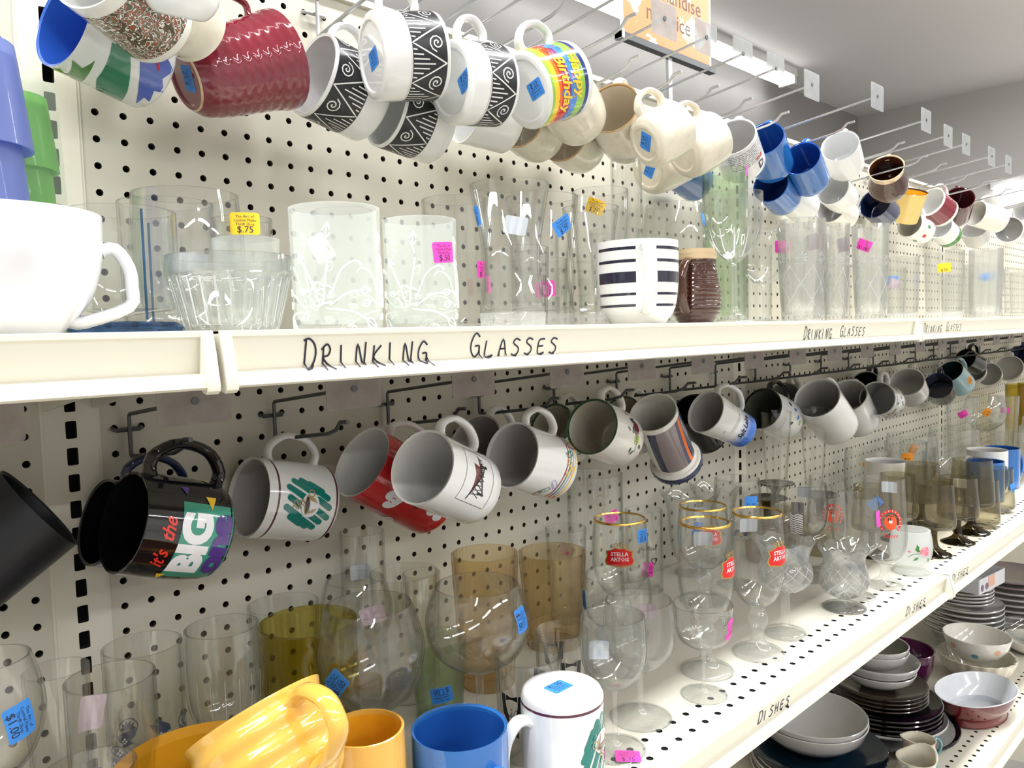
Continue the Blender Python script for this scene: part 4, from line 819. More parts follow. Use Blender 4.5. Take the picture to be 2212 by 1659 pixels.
# ================================================================ glassware
GP = {  # outer silhouettes (share of height, share of rim radius); second value: where the inside bottom sits
 'tumbler': ([(0, .74), (.01, .78), (.03, .80), (.5, .9), (1, 1)], .07),
 'straight': ([(0, .90), (.015, .95), (.04, .97), (.5, .985), (1, 1)], .06),
 'rocks': ([(0, .82), (.02, .88), (.3, .93), (1, 1)], .10),
 'waisted': ([(0, .76), (.02, .80), (.08, .83), (.2, .80), (.42, .71), (.6, .75), (.8, .87), (1, 1)], .13),
 'balloon': ([(0, 1.0), (.010, 1.0), (.022, .62), (.05, .18), (.10, .11), (.38, .10), (.45, .17), (.49, .48), (.56, .92), (.66, 1.17), (.76, 1.26), (.84, 1.24), (.93, 1.12), (1, 1)], .475),
 'balloonhigh': ([(0, .85), (.010, .85), (.022, .5), (.05, .15), (.10, .09), (.50, .09), (.60, .15), (.64, .48), (.70, .92), (.77, 1.17), (.83, 1.26), (.89, 1.23), (.95, 1.12), (1, 1)], .625),
 'wine': ([(0, .95), (.012, .95), (.03, .55), (.06, .14), (.15, .09), (.42, .09), (.46, .2), (.50, .55), (.58, .88), (.70, 1.03), (.85, 1.04), (1, 1)], .48),
 'winelow': ([(0, .92), (.012, .92), (.03, .5), (.07, .14), (.15, .10), (.36, .11), (.42, .24), (.46, .6), (.55, .93), (.68, 1.06), (.84, 1.06), (1, 1)], .45),
 'sherbet': ([(0, .76), (.012, .76), (.035, .32), (.07, .10), (.2, .065), (.46, .07), (.51, .14), (.55, .50), (.62, .80), (.70, .90), (.85, .95), (1, 1)], .545),
 'chalice': ([(0, 1.04), (.015, 1.05), (.03, .92), (.06, .50), (.10, .28), (.15, .23), (.19, .33), (.24, .41), (.28, .38), (.31, .30), (.33, .34), (.38, .66), (.46, .92), (.58, 1.08), (.72, 1.10), (.88, 1.05), (1, 1)], .36),
 'pilsfoot': ([(0, .95), (.015, .95), (.04, .6), (.08, .28), (.14, .20), (.20, .26), (.24, .55), (.30, .92), (.40, 1.10), (.55, 1.12), (.8, 1.05), (1, 1)], .25),
 'goblet': ([(0, .92), (.012, .92), (.035, .5), (.08, .14), (.3, .12), (.38, .22), (.43, .62), (.52, 1.0), (.66, 1.13), (.85, 1.08), (1, 1)], .42),
 'smokegob': ([(0, .92), (.015, .94), (.04, .72), (.10, .34), (.18, .20), (.32, .19), (.37, .4), (.385, .98), (.42, 1.13), (.55, 1.14), (.8, 1.06), (1, 1)], .41),
 'smoketum': ([(0, .88), (.02, .90), (.07, .90), (.09, 1.08), (.14, 1.16), (.4, 1.12), (.8, 1.03), (1, 1)], .09),
 'pilsner': ([(0, .85), (.01, .85), (.03, .4), (.08, .30), (.14, .36), (.2, .46), (.55, .74), (1, 1)], .16),
 'crystalstem': ([(0, .70), (.03, .70), (.05, .58), (.08, .20), (.12, .17), (.42, .17), (.46, .26), (.50, .62), (.58, .88), (.68, .92), (.80, .80), (.92, .90), (1, 1.02)], .48),
 'crystalbowl': ([(0, .84), (.03, .84), (.07, .62), (.12, .26), (.17, .26), (.22, .55), (.32, .86), (.45, .96), (.62, .88), (.8, .80), (.93, .93), (1, 1.02)], .22),
 'footrose': ([(0, 1.02), (.04, 1.02), (.10, .90), (.16, .80), (.24, .92), (.45, 1.10), (.7, 1.12), (1, 1)], .2),
 'bowl': ([(0, .45), (.04, .5), (.14, .78), (.35, 1.0), (.6, 1.07), (.85, 1.03), (1, 1)], .09),
 'cutwine': ([(0, .66), (.015, .66), (.04, .42), (.10, .14), (.25, .11), (.40, .10), (.46, .12), (.50, .35), (.58, .68), (.70, .90), (.85, .99), (1, 1)], .50),
 'tube': ([(0, .96), (.005, 1), (.5, 1), (1, 1)], .03),
 'compote': ([(0, .55), (.03, .55), (.08, .3), (.14, .28), (.22, .6), (.5, .75), (.8, .82), (.95, .95), (1, 1.05)], .2)}
CAMXY = (CAM[0], CAM[1])
def facing(x, y): return math.atan2(CAMXY[1]-y, CAMXY[0]-x)
def vessel(kind, x, y, zs, H, R, name, label, cat, group, m='clear', seg=40, wall=.075, rf=None, zf=None, base_m=None, split=None, tags=(), design=None, rim=None, mtx=None, extra=None, inverted=False):
    prof, zi = GP[kind]; out = [(z*H, r*R) for z, r in smooth(prof, 4)]; out[0] = (0, out[0][1]); wall = min(wall, R*.12)
    if mtx is None:
        mtx = place(x, y, zs)
        if inverted: mtx = inch(Matrix.Translation((x, y, zs+H)) @ Matrix.Rotation(math.pi, 4, 'X'))
    face = facing(x, y) if not inverted else -facing(x, y)
    multi = bool(tags or rim or extra)
    b = MB(); zb = zi*H
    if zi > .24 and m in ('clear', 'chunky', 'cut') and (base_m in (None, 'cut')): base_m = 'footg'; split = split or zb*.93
    ring = [(.03, 0), (.03, out[0][1]*.8), (0, out[0][1]*.92)]+out
    inn = [(z, r-wall) for z, r in reversed(out) if z > zb+.06 and r-wall > .05]
    inn = [(H+.012, out[-1][1]-wall*.5), (H, out[-1][1]-wall)]+inn[1:]
    inn += [(zb+.02, inn[-1][1]*.86), (zb, inn[-1][1]*.5), (zb, 0)]
    pts = ring+inn; ms = m
    if base_m: ms = [base_m if max(pts[i][0], pts[i+1][0]) <= (split or zb)+1e-6 and i < len(ring) else m for i in range(len(pts)-1)]
    nr = len(ring)
    if m in ('clear', 'chunky', 'cut', 'mould', 'smoke', 'greenish'):      # fire-polished rim and foot edge
        ms = list(ms) if isinstance(ms, list) else [m]*(len(pts)-1)
        for q in (nr-1, nr, 2): ms[q] = 'rimg'
    b.lathe(pts, ms, seg, rf=(lambda a, z, i: rf(a, z/H, i < nr)) if rf else None, zf=(lambda a, z, i: zf(a, z/H)) if zf else None)
    if design: design(b, out, R, H, face)
    if not multi: return tag(b.build(name, None, mtx), label, cat, group)
    t = thing(name, label, cat, group, mtx); b.build('bowl' if zi > .15 else 'glass_body', t)
    if rim:
        rb = MB(); r1 = out[-1][1]; rb.lathe([(H-.10, radius_at(out, H-.10)+.012), (H-.02, r1+.014), (H+.022, r1-wall*.3), (H+.02, r1-wall*.8), (H-.06, r1-wall-.012)], rim, seg); rb.build('gilt_rim', t)
    for (dphi, z, rot, col, price) in tags: price_tag(t, turned(wrap(out, face+math.radians(dphi)), 0, z*H, rot), col, price, fine=(x < 30))
    if extra: extra(t, out, R, H, face)
    return t
def star(b, mp, u, v, s_, m='whitep', n=12):
    for k in range(n):
        a = 2*math.pi*k/n; c, q = math.cos(a), math.sin(a); b.poly([(u+s_*.15*c, v+s_*.15*q), (u+s_*.6*c-s_*.09*q, v+s_*.6*q+s_*.09*c), (u+s_*c, v+s_*q), (u+s_*.6*c+s_*.09*q, v+s_*.6*q-s_*.09*c)], m, mp, .010)
M['etch'] = frosted('etched_cut', (.9, .92, .92), .5, .5)
def d_star(b, out, R, H, face):
    for k in range(5): star(b, wrap(out, face+k*2*math.pi/5-.25), 0, H*.80, .36, 'etch')
def d_badge(off):
    def f(b, out, R, H, face):
        for ph in (face+off,):
            mp = wrap(out, ph); c = H*.735; mp0 = mp; mp = lambda u, v, off: mp0(u*1.22, c+(v-c)*1.22, off)
            sh = lambda k: [(-.62*k, -.20*k), (-.55*k, -.36*k), (0, -.44*k), (.55*k, -.36*k), (.62*k, -.20*k), (.52*k, 0), (.56*k, .2*k), (.34*k, .26*k), (.18*k, .36*k), (0, .32*k), (-.18*k, .36*k), (-.34*k, .26*k), (-.56*k, .2*k), (-.52*k, 0)]
            b.poly([(p[0], c+p[1]) for p in sh(1.12)], 'goldp', mp, .010, .15); b.poly([(p[0], c+p[1]) for p in sh(1.0)], 'redp', mp, .015, .15)
            for u in (-.3, -.15, 0, .15, .3): b.ribbon([(u+.07*math.cos(a*.7), c+.42+.12*(1-abs(u)*2)+.07*math.sin(a*.7)) for a in range(10)], .03, 'goldp', mp, .02)
            b.text('STELLA', .235, 'whitep', mp, 0, c+.03, .020, .2, 0, 1, 1, .02); b.text('ARTOIS', .235, 'whitep', mp, 0, c-.20, .020, .2, 0, 1, 1, .02)
    return f
def d_coors(b, out, R, H, face):
    mp = wrap(out, face+.28); c = H*.63
    b.ribbon([(.62*math.sin(a), c+.72*math.cos(a)) for a in [-2.3+4.6*i/30 for i in range(31)]], .17, 'redpr', mp, .010)
    b.poly([(.38*math.cos(a), c+.5*math.sin(a)) for a in [2*math.pi*i/24 for i in range(24)]], 'orangep', mp, .012, .2)
    b.rect(-.1, .1, c-.05, c+.12, 'whitep', mp, .02); b.ribbon([(-.12, c+.12), (-.12, c+.26)], .05, 'black', mp, .022); b.ribbon([(0, c+.12), (0, c+.28)], .05, 'black', mp, .022); b.ribbon([(-.25, c+.36), (-.1, c+.44), (.05, c+.38), (.25, c+.42)], .04, 'black', mp, .022)
    for k in range(14): a = -2.2+4.4*k/13; b.ribbon([(.58*math.sin(a), c+.68*math.cos(a)), (.66*math.sin(a), c+.76*math.cos(a))], .03, 'whitep', mp, .018)
    b.text('Coors', .36, 'redpr', mp, .02, c-.98, .014, .2, .2, .95, 2, .015)
M['orangep'] = glaze('orange_red_print', (.80, .09, .02)); M['pblue'] = mat('folk_blue_print', (.035, .085, .27), .4); M['ppink'] = mat('folk_pink_print', (.56, .12, .16), .4)
def d_folk(b, out, R, H, face):
    for k in range(7):
        mp = wrap(out, face+k*2*math.pi/7+.1); c = H*.40
        if k % 2 == 0:
            b.poly([(-.42, c+.25), (.42, c+.25), (.30, c-.05), (.12, c-.16), (-.12, c-.16), (-.30, c-.05)], 'pblue', mp, .010, .3); b.poly([(-.25, c-.32), (.25, c-.32), (.1, c-.14), (-.1, c-.14)], 'pblue', mp, .010, .3)
            b.ribbon([(.40*math.cos(a), c+.28+.42*math.sin(a)) for a in [math.pi*i/10 for i in range(11)]], .05, 'pblue', mp, .010)
            for a in range(5): q = math.radians(30+30*a); b.poly([(0, c+.28), (.2*math.cos(q)-.06*math.sin(q), c+.28+.2*math.sin(q)+.06*math.cos(q)), (.38*math.cos(q), c+.28+.38*math.sin(q)), (.2*math.cos(q)+.06*math.sin(q), c+.28+.2*math.sin(q)-.06*math.cos(q))], 'pblue', mp, .014)
            for i in range(3): b.poly([(-.2+i*.2-.07, c+.02), (-.2+i*.2+.07, c+.02), (-.2+i*.2, c+.15)], 'whitep', mp, .018)
        else:
            b.poly([(-.2, c-.15), (.15, c-.2), (.4, c+.2), (.1, c+.15), (0, c+.32), (-.35, c+.2), (-.4, c)], 'pblue', mp, .010, .3); star(b, mp, .1, c-.5, .26, 'ppink', 8)
        for u, v in ((-.06, 0), (.06, 0), (0, .07), (0, -.07)): b.poly([(.3+u+.035*math.cos(q), c+.9+v+.035*math.sin(q)) for q in range(6)], 'whitep', mp, .012); b.poly([(u+.035*math.cos(q)+.05, c+.1+v+.035*math.sin(q)) for q in range(6)], 'whitep', mp, .02)
    mp = wrap(out, face); r = radius_at(out, H*.26)
    b.ribbon([(-math.pi*r+i*.2, H*.265) for i in range(int(2*math.pi*r/.2)+1)], .07, 'ppink', mp, .010)
    for k in range(6):
        mp = wrap(out, face+.4+k*math.pi/3); star(b, mp, 0, H*.17, .34, 'pblue', 9); star(b, mp, .6, H*.13, .2, 'ppink', 7)
def d_tux(b, out, R, H, face):
    for ph in (face+.35, face+.35+math.pi):
        mp = wrap(out, ph); c = H*.55; bow = lambda v: [(-.26, v+.12), (-.06, v+.05), (.06, v+.05), (.26, v+.12), (.26, v-.12), (.06, v-.05), (-.06, v-.05), (-.26, v-.12)]
        b.poly(bow(c+.55), 'black', mp, .010); b.poly([(-.50, c+.68), (-.30, c+.68), (-.26, c+.2), (-.02, c-.72), (-.45, c-.1)], 'black', mp, .010, .3); b.poly([(.50, c+.68), (.45, c-.1), (.02, c-.72), (.26, c+.2), (.30, c+.68)], 'black', mp, .010, .3); b.poly(bow(c-.9), 'black', mp, .012)
        for v in (.1, -.25): b.poly([(.03*math.cos(q), c+v+.03*math.sin(q)) for q in range(6)], 'black', mp, .012)
def d_groom(b, out, R, H, face):
    d_tux(b, out, R, H, face-.9); mp = wrap(out, face+math.pi+.2); b.text('GROOM', .42, 'black', mp, 0, H*.22, .012, .2, 0, 1, 2, .02)
def d_best(b, out, R, H, face):
    mp = wrap(out, face+.2); b.text('the Best', .34, 'black', mp, 0, H*.55, .012, .2, .3, 1, 2); b.ribbon([(.4+.2*math.sin(t_)**3, H*.42+.2*math.cos(t_)-.07*math.cos(2*t_)) for t_ in [i*.4 for i in range(17)]], .05, 'black', mp, .012)
def d_emblem(b, out, R, H, face):
    mp = wrap(out, face+.1)
    b.poly([(-.5, H*.5), (.5, H*.5), (.42, H*.5+.35), (.2, H*.5+.5), (-.2, H*.5+.5), (-.42, H*.5+.35)], 'navyg', mp, .010, .3); b.poly([(-.25, H*.5+.02), (.25, H*.5+.02), (.1, H*.5+.3), (-.1, H*.5+.3)], 'goldp', mp, .015, .3)
def d_zebra(b, out, R, H, face):
    for ph in (face-.1, face+1.5, face+3.2):
        mp = wrap(out, ph); b.rect(-.42, .42, H*.50, H*.50+1.5, 'tauper', mp, .008)
        for k in range(9): v = H*.50+.1+.16*k; b.ribbon(smooth([(-.38, v+.12), (-.15, v-.04), (.05, v+.10), (.38, v)], 3), .075, 'whitep', mp, .014)
def d_rose(b, out, R, H, face):
    mp = wrap(out, face+.45); c = H*.55
    for k in range(6): a = k*1.05; b.poly([(.3+.2*math.cos(a)+.17*math.cos(q), c+.12+.18*math.sin(a)+.15*math.sin(q)) for q in [i*.7 for i in range(9)]], 'rose' if k % 2 else 'roselt', mp, .010+.002*k, .3)
    for u, v, r_ in ((-.15, .18, 100), (-.1, -.25, 220), (.55, -.35, 300), (.0, .1, 150)): b.poly([(0, 0), (.2, .11), (.45, 0), (.2, -.11)], 'leaf', turned(mp, u, c+v, r_), .012, .3)
    b.ribbon(smooth([(.2, c), (-.4, c-.05), (-.75, c-.3)], 4), .04, 'leaf', mp, .012); b.poly([(-.7+.1*math.cos(q), c+.1+.07*math.sin(q)) for q in range(6)], 'rose', mp, .012)
M['roselt'] = glaze('light_rose_print', (.85, .36, .42))
def d_relief(b, out, R, H, face):
    """pressed roses: raised stems, leaves and a bloom standing off the wall"""
    for ph in (face-.25, face+1.85, face+3.9):
        mp0 = wrap(out, ph)
        def bead(pts, w):
            q = smooth(pts, 4); b.tube([mp0(p[0], p[1], w*.35) for p in q], w, w, 'reliefw', 6, Vector((0, 0, 1)))
        for st in ([(-.1, .9), (.0, 1.7), (.15, 2.5), (.05, 2.9)], [(-.2, .8), (-.5, 1.6), (-.75, 2.1)], [(.1, 1.0), (.5, 1.9), (.95, 2.2), (1.2, 2.05)], [(.1, .8), (.7, 1.2), (1.1, 1.25)], [(0, .7), (.8, .6), (1.3, .35)]): bead(st, .035)
        for u, v, rot, s_ in ((.05, 2.9, 80, .5), (-.75, 2.1, 120, .45), (1.1, 1.25, 10, .42), (1.3, .35, -30, .6), (.7, .2, -60, .5), (1.15, .8, 20, .4), (-.6, .5, 200, .4), (-.7, 1.2, 160, .35)):
            c, q = math.cos(math.radians(rot)), math.sin(math.radians(rot)); P = lambda a, e: (u+a*c-e*q, v+a*q+e*c)
            bead([P(0, 0), P(s_*.4, s_*.25), P(s_, 0)], .03); bead([P(0, 0), P(s_*.4, -s_*.25), P(s_, 0)], .03); bead([P(0, 0), P(s_*.9, 0)], .022)
        for k in range(5): bead([(-.2+.32*math.cos(1.26*k), 1.15+.3*math.sin(1.26*k)), (-.2+.42*math.cos(1.26*k+.6), 1.15+.4*math.sin(1.26*k+.6)), (-.2+.32*math.cos(1.26*k+1.26), 1.15+.3*math.sin(1.26*k+1.26))], .04)
        for k in range(3): bead([(-.2+.16*math.cos(2.1*k), 1.15+.15*math.sin(2.1*k)), (-.2+.2*math.cos(2.1*k+1), 1.15+.2*math.sin(2.1*k+1)), (-.2+.16*math.cos(2.1*k+2.1), 1.15+.15*math.sin(2.1*k+2.1))], .035)
flute = lambda n, d, z0=.0, z1=1.0: (lambda a, z, o: 1+(d*math.cos(n*a) if (o and z0 <= z <= z1) else 0))
def diamond(n, d, z0, z1, H):
    def f(a, z, o):
        if not o or not (z0 <= z <= z1): return 1
        p = n*a/2; q = z*H*n*.35; return 1+d*(abs(math.sin(p+q))+abs(math.sin(p-q))-1.27)
    return f
def fan(n, d):
    def f(a, z, o):
        if not o: return 1
        return 1+d*(abs(math.cos(n*a/2+3*z))-.6)*(1 if z < .75 else max(0, (1-z)*4)*.6)
    return f
ruffle = lambda n, d: (lambda a, z: d*math.sin(n*a)*max(0, z-.8)*5)
def d_flutes(n, z0, z1, w, ph=0):
    def f(b, out, R, H, face):
        for k in range(n):
            mp = wrap(out, face+2*math.pi*(k+ph)/n); b.ribbon([(0, H*z0), (0, H*(z0*.6+z1*.4)), (0, H*z1)], w, 'etchw', mp, .05)
    return f
def d_lattice(z0, z1, n=11, tw=1.1, top=None, w=.035):
    def f(b, out, R, H, face):
        mp = wrap(out, face); r = max(radius_at(out, H*(z0+z1)/2), .3)
        for k in range(n):
            for sg in (-1, 1):
                pts = []
                for i in range(15):
                    v = H*(z0+(z1-z0)*i/14); pts.append(((2*math.pi*k/n+sg*tw*i/14)*max(radius_at(out, v), .3), v))
                b.ribbon(pts, w, 'etchw', mp, .03)
        if top:
            for k in range(n): u = 2*math.pi*k/n*r; star(b, wrap(out, face+2*math.pi*k/n), 0, H*top, .42, 'etchw', 10)
    return f
S_ = STAND; GLW, GUP = 'glasses standing on the middle shelf', 'glasses standing on the upper shelf'
def lower(key, kind, name, label, cat='glass', zs=LOW_Z, grp=GLW, **k): x, y, H, R = S_['l_'+key]; return vessel(kind, x, y, zs, H, R, name, label, cat, grp, **k)
def upper(key, kind, name, label, cat='glass', **k):
    x, y, H, R = S_['u_'+key]
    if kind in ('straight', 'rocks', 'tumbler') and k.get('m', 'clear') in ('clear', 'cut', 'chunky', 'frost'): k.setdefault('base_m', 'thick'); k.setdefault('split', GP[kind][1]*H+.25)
    return vessel(kind, x, y, UP_Z, H, R, name, label, cat, GUP, **k)
lower('balloon_edge', 'balloonhigh', 'wine_glass', 'large round clear wine glass with a blue dollar tag, cut by the left edge', tags=[(30, .84, -80, 'blue', '$1.00')], seg=56)
lower('plain_tumbler_leftback', 'tumbler', 'tumbler', 'plain clear tumbler standing behind the left-edge wine glass')
lower('print1', 'straight', 'printed_tumbler', 'tall tumbler with blue and pink folk-art print, front one of the pair', design=d_folk, seg=56, extra=lambda t, out, R, H, face: price_tag(t, turned(wrap(out, face+math.pi+.5), 0, H*.78, 12), 'pink', '$.50', .85, 1.1))
lower('print2', 'straight', 'printed_tumbler', 'tall tumbler with blue and pink folk-art print, rear one nearer the pegboard', design=d_folk, seg=56)
lower('near_tumbler', 'straight', 'printed_tumbler', 'short folk-art tumbler at the bottom edge, only its rim and upper wall showing', design=d_folk, seg=56)
lower('cutwine', 'wine', 'wine_glass', 'thin-stemmed wine glass with cut lines round its bowl, left of the olive glass', m='chunky', rf=flute(14, .022, .5, .82), seg=84, design=d_flutes(18, .54, .80, .022))
lower('plainback', 'tumbler', 'tumbler', 'plain clear tumbler against the pegboard behind the olive glass')
lower('olive', 'bowl' if False else 'rocks', 'olive_tumbler', 'olive green glass tumbler with dimpled walls', m='olive', wall=.12, rf=lambda a, z, o: 1+(.018*math.sin(5*a+9*z)*math.sin(14*z) if z < .8 else 0)+(.05*math.sin(math.pi*min(1, z*1.15))), seg=64)
lower('balloon1', 'balloon', 'wine_glass', 'large balloon wine glass with a blue diamond-set dollar tag', seg=64, m='chunky', tags=[(-38, .72, 48, 'blue', '$1.00'), (175, .86, -15, 'pink', '$.50')])
lower('balloon2', 'balloon', 'wine_glass', 'large balloon wine glass with blue dollar tag at its upper right', seg=64, m='chunky', tags=[(56, .83, -85, 'blue', '$1.00')])
lower('tube', 'tube', 'tumbler', 'tall narrow clear glass with the grey back of a tag, against the pegboard', tags=[(190, .72, 0, 'blue', '$1.00')])
lower('wineback', 'balloon', 'wine_glass', 'clear wine glass behind the first balloon glass')
lower('bigback', 'tumbler', 'tumbler', 'wide clear tumbler behind and between the balloon glasses'); lower('smallback', 'tumbler', 'tumbler', 'small clear tumbler against the pegboard behind the wide clear one')
for k, lb in (('amber1', 'amber ribbed-bark tumbler, left one of the pair'), ('amber2', 'amber ribbed-bark tumbler, right one of the pair')): lower(k, 'tumbler', 'amber_tumbler', lb, m='amber', rf=lambda a, z, o: 1+(.016*math.sin(44*a+3*math.sin(9*z))+.009*math.sin(29*a+20*z) if o and z < .93 else 0), seg=176, wall=.11)
lower('tallplain', 'straight', 'tall_vase', 'very tall plain cylinder glass with an upside-down pink dollar tag', 'vase', tags=[(35, .72, 195, 'pink', '$1.00')]); lower('pinkback', 'tumbler', 'tumbler', 'clear tumbler with a faded pink tag against the pegboard left of the tall cylinder', tags=[(180, .7, 30, 'pink', '$.50')])
for k, lb, a, tg in (('stella1', 'leftmost gold-rimmed chalice beer glass, red badge facing front and blue two dollar tag', -.02, [(58, .88, -6, 'blue', '$2.00')]), ('stella2', 'gold-rimmed chalice beer glass standing behind the other two middle ones', .25, [(182, .86, 0, 'blue', '$2.00')]), ('stella3', 'gold-rimmed chalice beer glass in front behind the star-cut sherbet glass', 1.15, [(185, .84, 0, 'blue', '$2.00')]), ('stella4', 'gold-rimmed chalice beer glass, rightmost of the four', .95, [(200, .86, 0, 'blue', '$2.00')])):
    lower(k, 'chalice', 'beer_chalice', lb, design=d_badge(a), rim='gold', tags=tg, m='clear', base_m='cut', seg=64)
lower('wine5', 'winelow', 'wine_glass', 'clear wine glass directly under the leftmost chalice badge', tags=[(-75, .75, -80, 'blue', '$1.00')]); lower('wine6', 'winelow', 'wine_glass', 'round wine glass behind the front-edge wine glass', m='chunky', tags=[(165, .8, 0, 'pink', '$1.00')], seg=56)
lower('wine7', 'wine', 'wine_glass', 'wine glass nearest the shelf edge with a pink tag on its foot', m='chunky', seg=56, tags=[(-150, .66, 10, 'blue', '$1.00')], extra=lambda t, out, R, H, face: price_tag(t, turned(lambda u, v, off: (u, v, .16-.07*math.hypot(u, v)+off), -.22, -.80, -46), 'pink', '$.75', 1.0, .75))
lower('sherbet', 'sherbet', 'sherbet_glass', 'saucer sherbet glass with cut stars on a thin stem', design=d_star, seg=64, m='clear', base_m='cut', split=2.3, tags=[(70, .78, 85, 'pink', '$.50')])
lower('tux1', 'rocks', 'printed_tumbler', 'clear rocks glass printed with a black tuxedo and bow tie', design=d_tux); lower('tux2', 'rocks', 'printed_tumbler', 'clear rocks glass printed GROOM, behind the upturned white mug', design=d_groom, wall=.12)
lower('green', 'tumbler', 'tumbler', 'pale green tinted tumbler with an upside-down blue dollar tag between the balloon glasses', m='greenish', tags=[(5, .42, 187, 'blue', '$1.00')]); lower('thebest', 'straight', 'printed_tumbler', 'clear tumbler with the Best and a heart in black print', design=d_best, tags=[(10, .32, 85, 'pink', '$.50')])
lower('compote1', 'compote', 'ruffled_bowl', 'front one of two clear ruffled-edge glass bowls', 'bowl', m='chunky', zf=ruffle(7, .16), rf=lambda a, z, o: 1+.04*math.sin(7*a)*max(0, z-.8)*5, seg=70, tags=[(20, .62, 80, 'blue', '$2.00')]); lower('compote2', 'compote', 'ruffled_bowl', 'rear one of two clear ruffled-edge glass bowls', 'bowl', m='chunky', zf=ruffle(7, .16), seg=70)
lower('emblem', 'winelow', 'printed_glass', 'clear glass with a dark round emblem and a blue tag behind the rightmost chalice', design=d_emblem, tags=[(35, .82, -4, 'blue', '$1.00')])
lower('pils1', 'pilsner', 'pilsner_glass', 'tall tapering pilsner glass, left one of two', seg=24, rf=flute(8, .02, .15, .9)); lower('pils2', 'pilsner', 'pilsner_glass', 'tall tapering pilsner glass, right one of two', seg=24, rf=flute(8, .02, .15, .9))
lower('zebra', 'winelow', 'printed_glass', 'wide goblet with zebra-striped print', design=d_zebra, tags=[(170, .85, 0, 'blue', '$1.00')])
x, y, H, R = S_['l_crystalstem']; lower('crystalstem', 'crystalstem', 'cut_crystal_goblet', 'diamond-cut crystal bowl on a tall faceted stem with scalloped rim', m='cut', zf=ruffle(8, .10), rf=diamond(16, .03, .47, .80, H), design=d_lattice(.49, .78, 12, 1.2), seg=96, tags=[(150, .8, 20, 'blue', '$2.00')])
x, y, H, R = S_['l_crystalbowl']; lower('crystalbowl', 'crystalbowl', 'cut_crystal_bowl', 'low footed diamond-cut crystal bowl with scalloped rim', 'bowl', m='cut', zf=ruffle(8, .12), rf=diamond(16, .03, .2, .68, H), design=d_lattice(.2, .7, 12, 1.4), seg=96, tags=[(160, .62, 40, 'blue', '$2.00')])
lower('goblet', 'goblet', 'wine_glass', 'plain goblet left of the red-badged footed beer glass, with a narrow pink tag', tags=[(72, .80, 88, 'pink', '$.50')]); lower('coors', 'pilsfoot', 'beer_glass', 'footed beer glass with round red Coors print', design=d_coors, base_m='cut', tags=[(165, .88, 0, 'blue', '$1.00')], seg=56)
lower('coors2', 'pilsfoot', 'beer_glass', 'footed beer glass with red print partly hidden behind the goblet', design=d_coors)
lower('frosted', 'footrose', 'frosted_glass', 'white frosted footed glass painted with a pink rose', m='frostw', design=d_rose, wall=.1)
for k, lb in (('smoke1', 'smoke-brown goblet nearest the camera'), ('smoke2', 'smoke-brown goblet in the middle with the white back of a tag'), ('smoke3', 'tallest smoke-brown goblet, third back')): lower(k, 'smokegob', 'smoke_goblet', lb, m='smoke', base_m='smokedk', split=S_['l_'+k][2]*.37, tags=[(175, .86, 0, 'blue', '$1.00')] if k == 'smoke2' else ())
x, y, H, R = S_['l_smoketum1']; vessel('smoketum', x, y, LOW_Z, H, R, 'smoke_tumbler', 'smoke-brown tumbler just behind the smoke goblets', 'glass', GLW, m='smoke'); vessel('smoketum', x+6.5, y+.5, LOW_Z, H, R, 'smoke_tumbler', 'second smoke-brown tumbler, in front of the far blue mug', 'glass', GLW, m='smoke', tags=[(70, .6, 10, 'blue', '$1.00')])
for i, (dx, dy, lb) in enumerate(((49.5, -9.8, 'smoke-brown goblet with a blue diamond-set tag behind the nearest one'), (55, -9.6, 'smoke-brown goblet in the second row'), (61, -9.4, 'smoke-brown goblet at the back of the second row'))): vessel('smokegob', dx, dy, LOW_Z, 5.2, 1.25, 'smoke_goblet', lb, 'glass', GLW, m='smoke', base_m='smokedk', split=1.9, tags=[(10, .8, 45, 'blue', '$.50')] if i == 0 else ())
for i, (dx, dy, H) in enumerate(((43.8, -4.6, 4.6), (48.2, -3.0, 4.8), (48.0, -6.6, 4.4))): vessel('smokegob', dx, dy, LOW_Z, H, 1.5, 'upturned_smoke_glass', ('upturned dark smoke glass with blue-tagged foot behind the left pilsner', 'upturned dark smoke glass behind the right pilsner', 'upturned dark smoke glass in front of the right pilsner')[i], 'glass', GLW, m='smoke', base_m='smokedk', split=1.6, inverted=True)
# opaque pieces on the middle shelf
mug('x', 'plain white mug above the rim of the footed red-printed beer glass', 'offwhite', 'grey', 'white', mtx=place(S_['l_whitemug'][0], -6, LOW_Z, .3), r=1.7, L=4.9, group='mugs standing on the middle shelf')
mug('x', 'sky blue mug at the right end of the middle shelf, nearer one', 'blueg', 'bluein', mtx=place(74.5, -10.5, LOW_Z, -.5), r=1.6, L=3.7, group='mugs standing on the middle shelf'); mug('x', 'sky blue mug at the right end of the middle shelf, farther one', 'blueg', 'bluein', mtx=place(82, -10.0, LOW_Z, -.5), r=1.6, L=4.0, group='mugs standing on the middle shelf')
x, y, H, R = S_['l_bluemug']; mug('x', 'bright blue mug at the bottom edge with its handle towards the camera', 'blueg', 'bluein', 'blueg', 'straight', mtx=place(x, y, LOW_Z, facing(x, y)+.75), r=R, L=H, group='mugs standing on the middle shelf', seg=72, hz=(.2, .76), hw=.2, hout=.85)
x, y, H, R = S_['l_yellowmug']; mug('x', 'yellow mug standing at the bottom edge between the tilted ribbed cup and the blue mug', 'yellow', 'yellowin', 'yellow', 'barrel', mtx=place(x, y+.3, LOW_Z, facing(x, y)-1.4), r=R+.05, L=H, group='mugs standing on the middle shelf', seg=64, hout=.6)
x, y, H, R = S_['l_whiteinv']; im = inch(Matrix.Translation((x, y, LOW_Z+H)) @ Matrix.Rotation(facing(x, y)-1.0, 4, 'Z') @ Matrix.Rotation(math.pi, 4, 'X'))
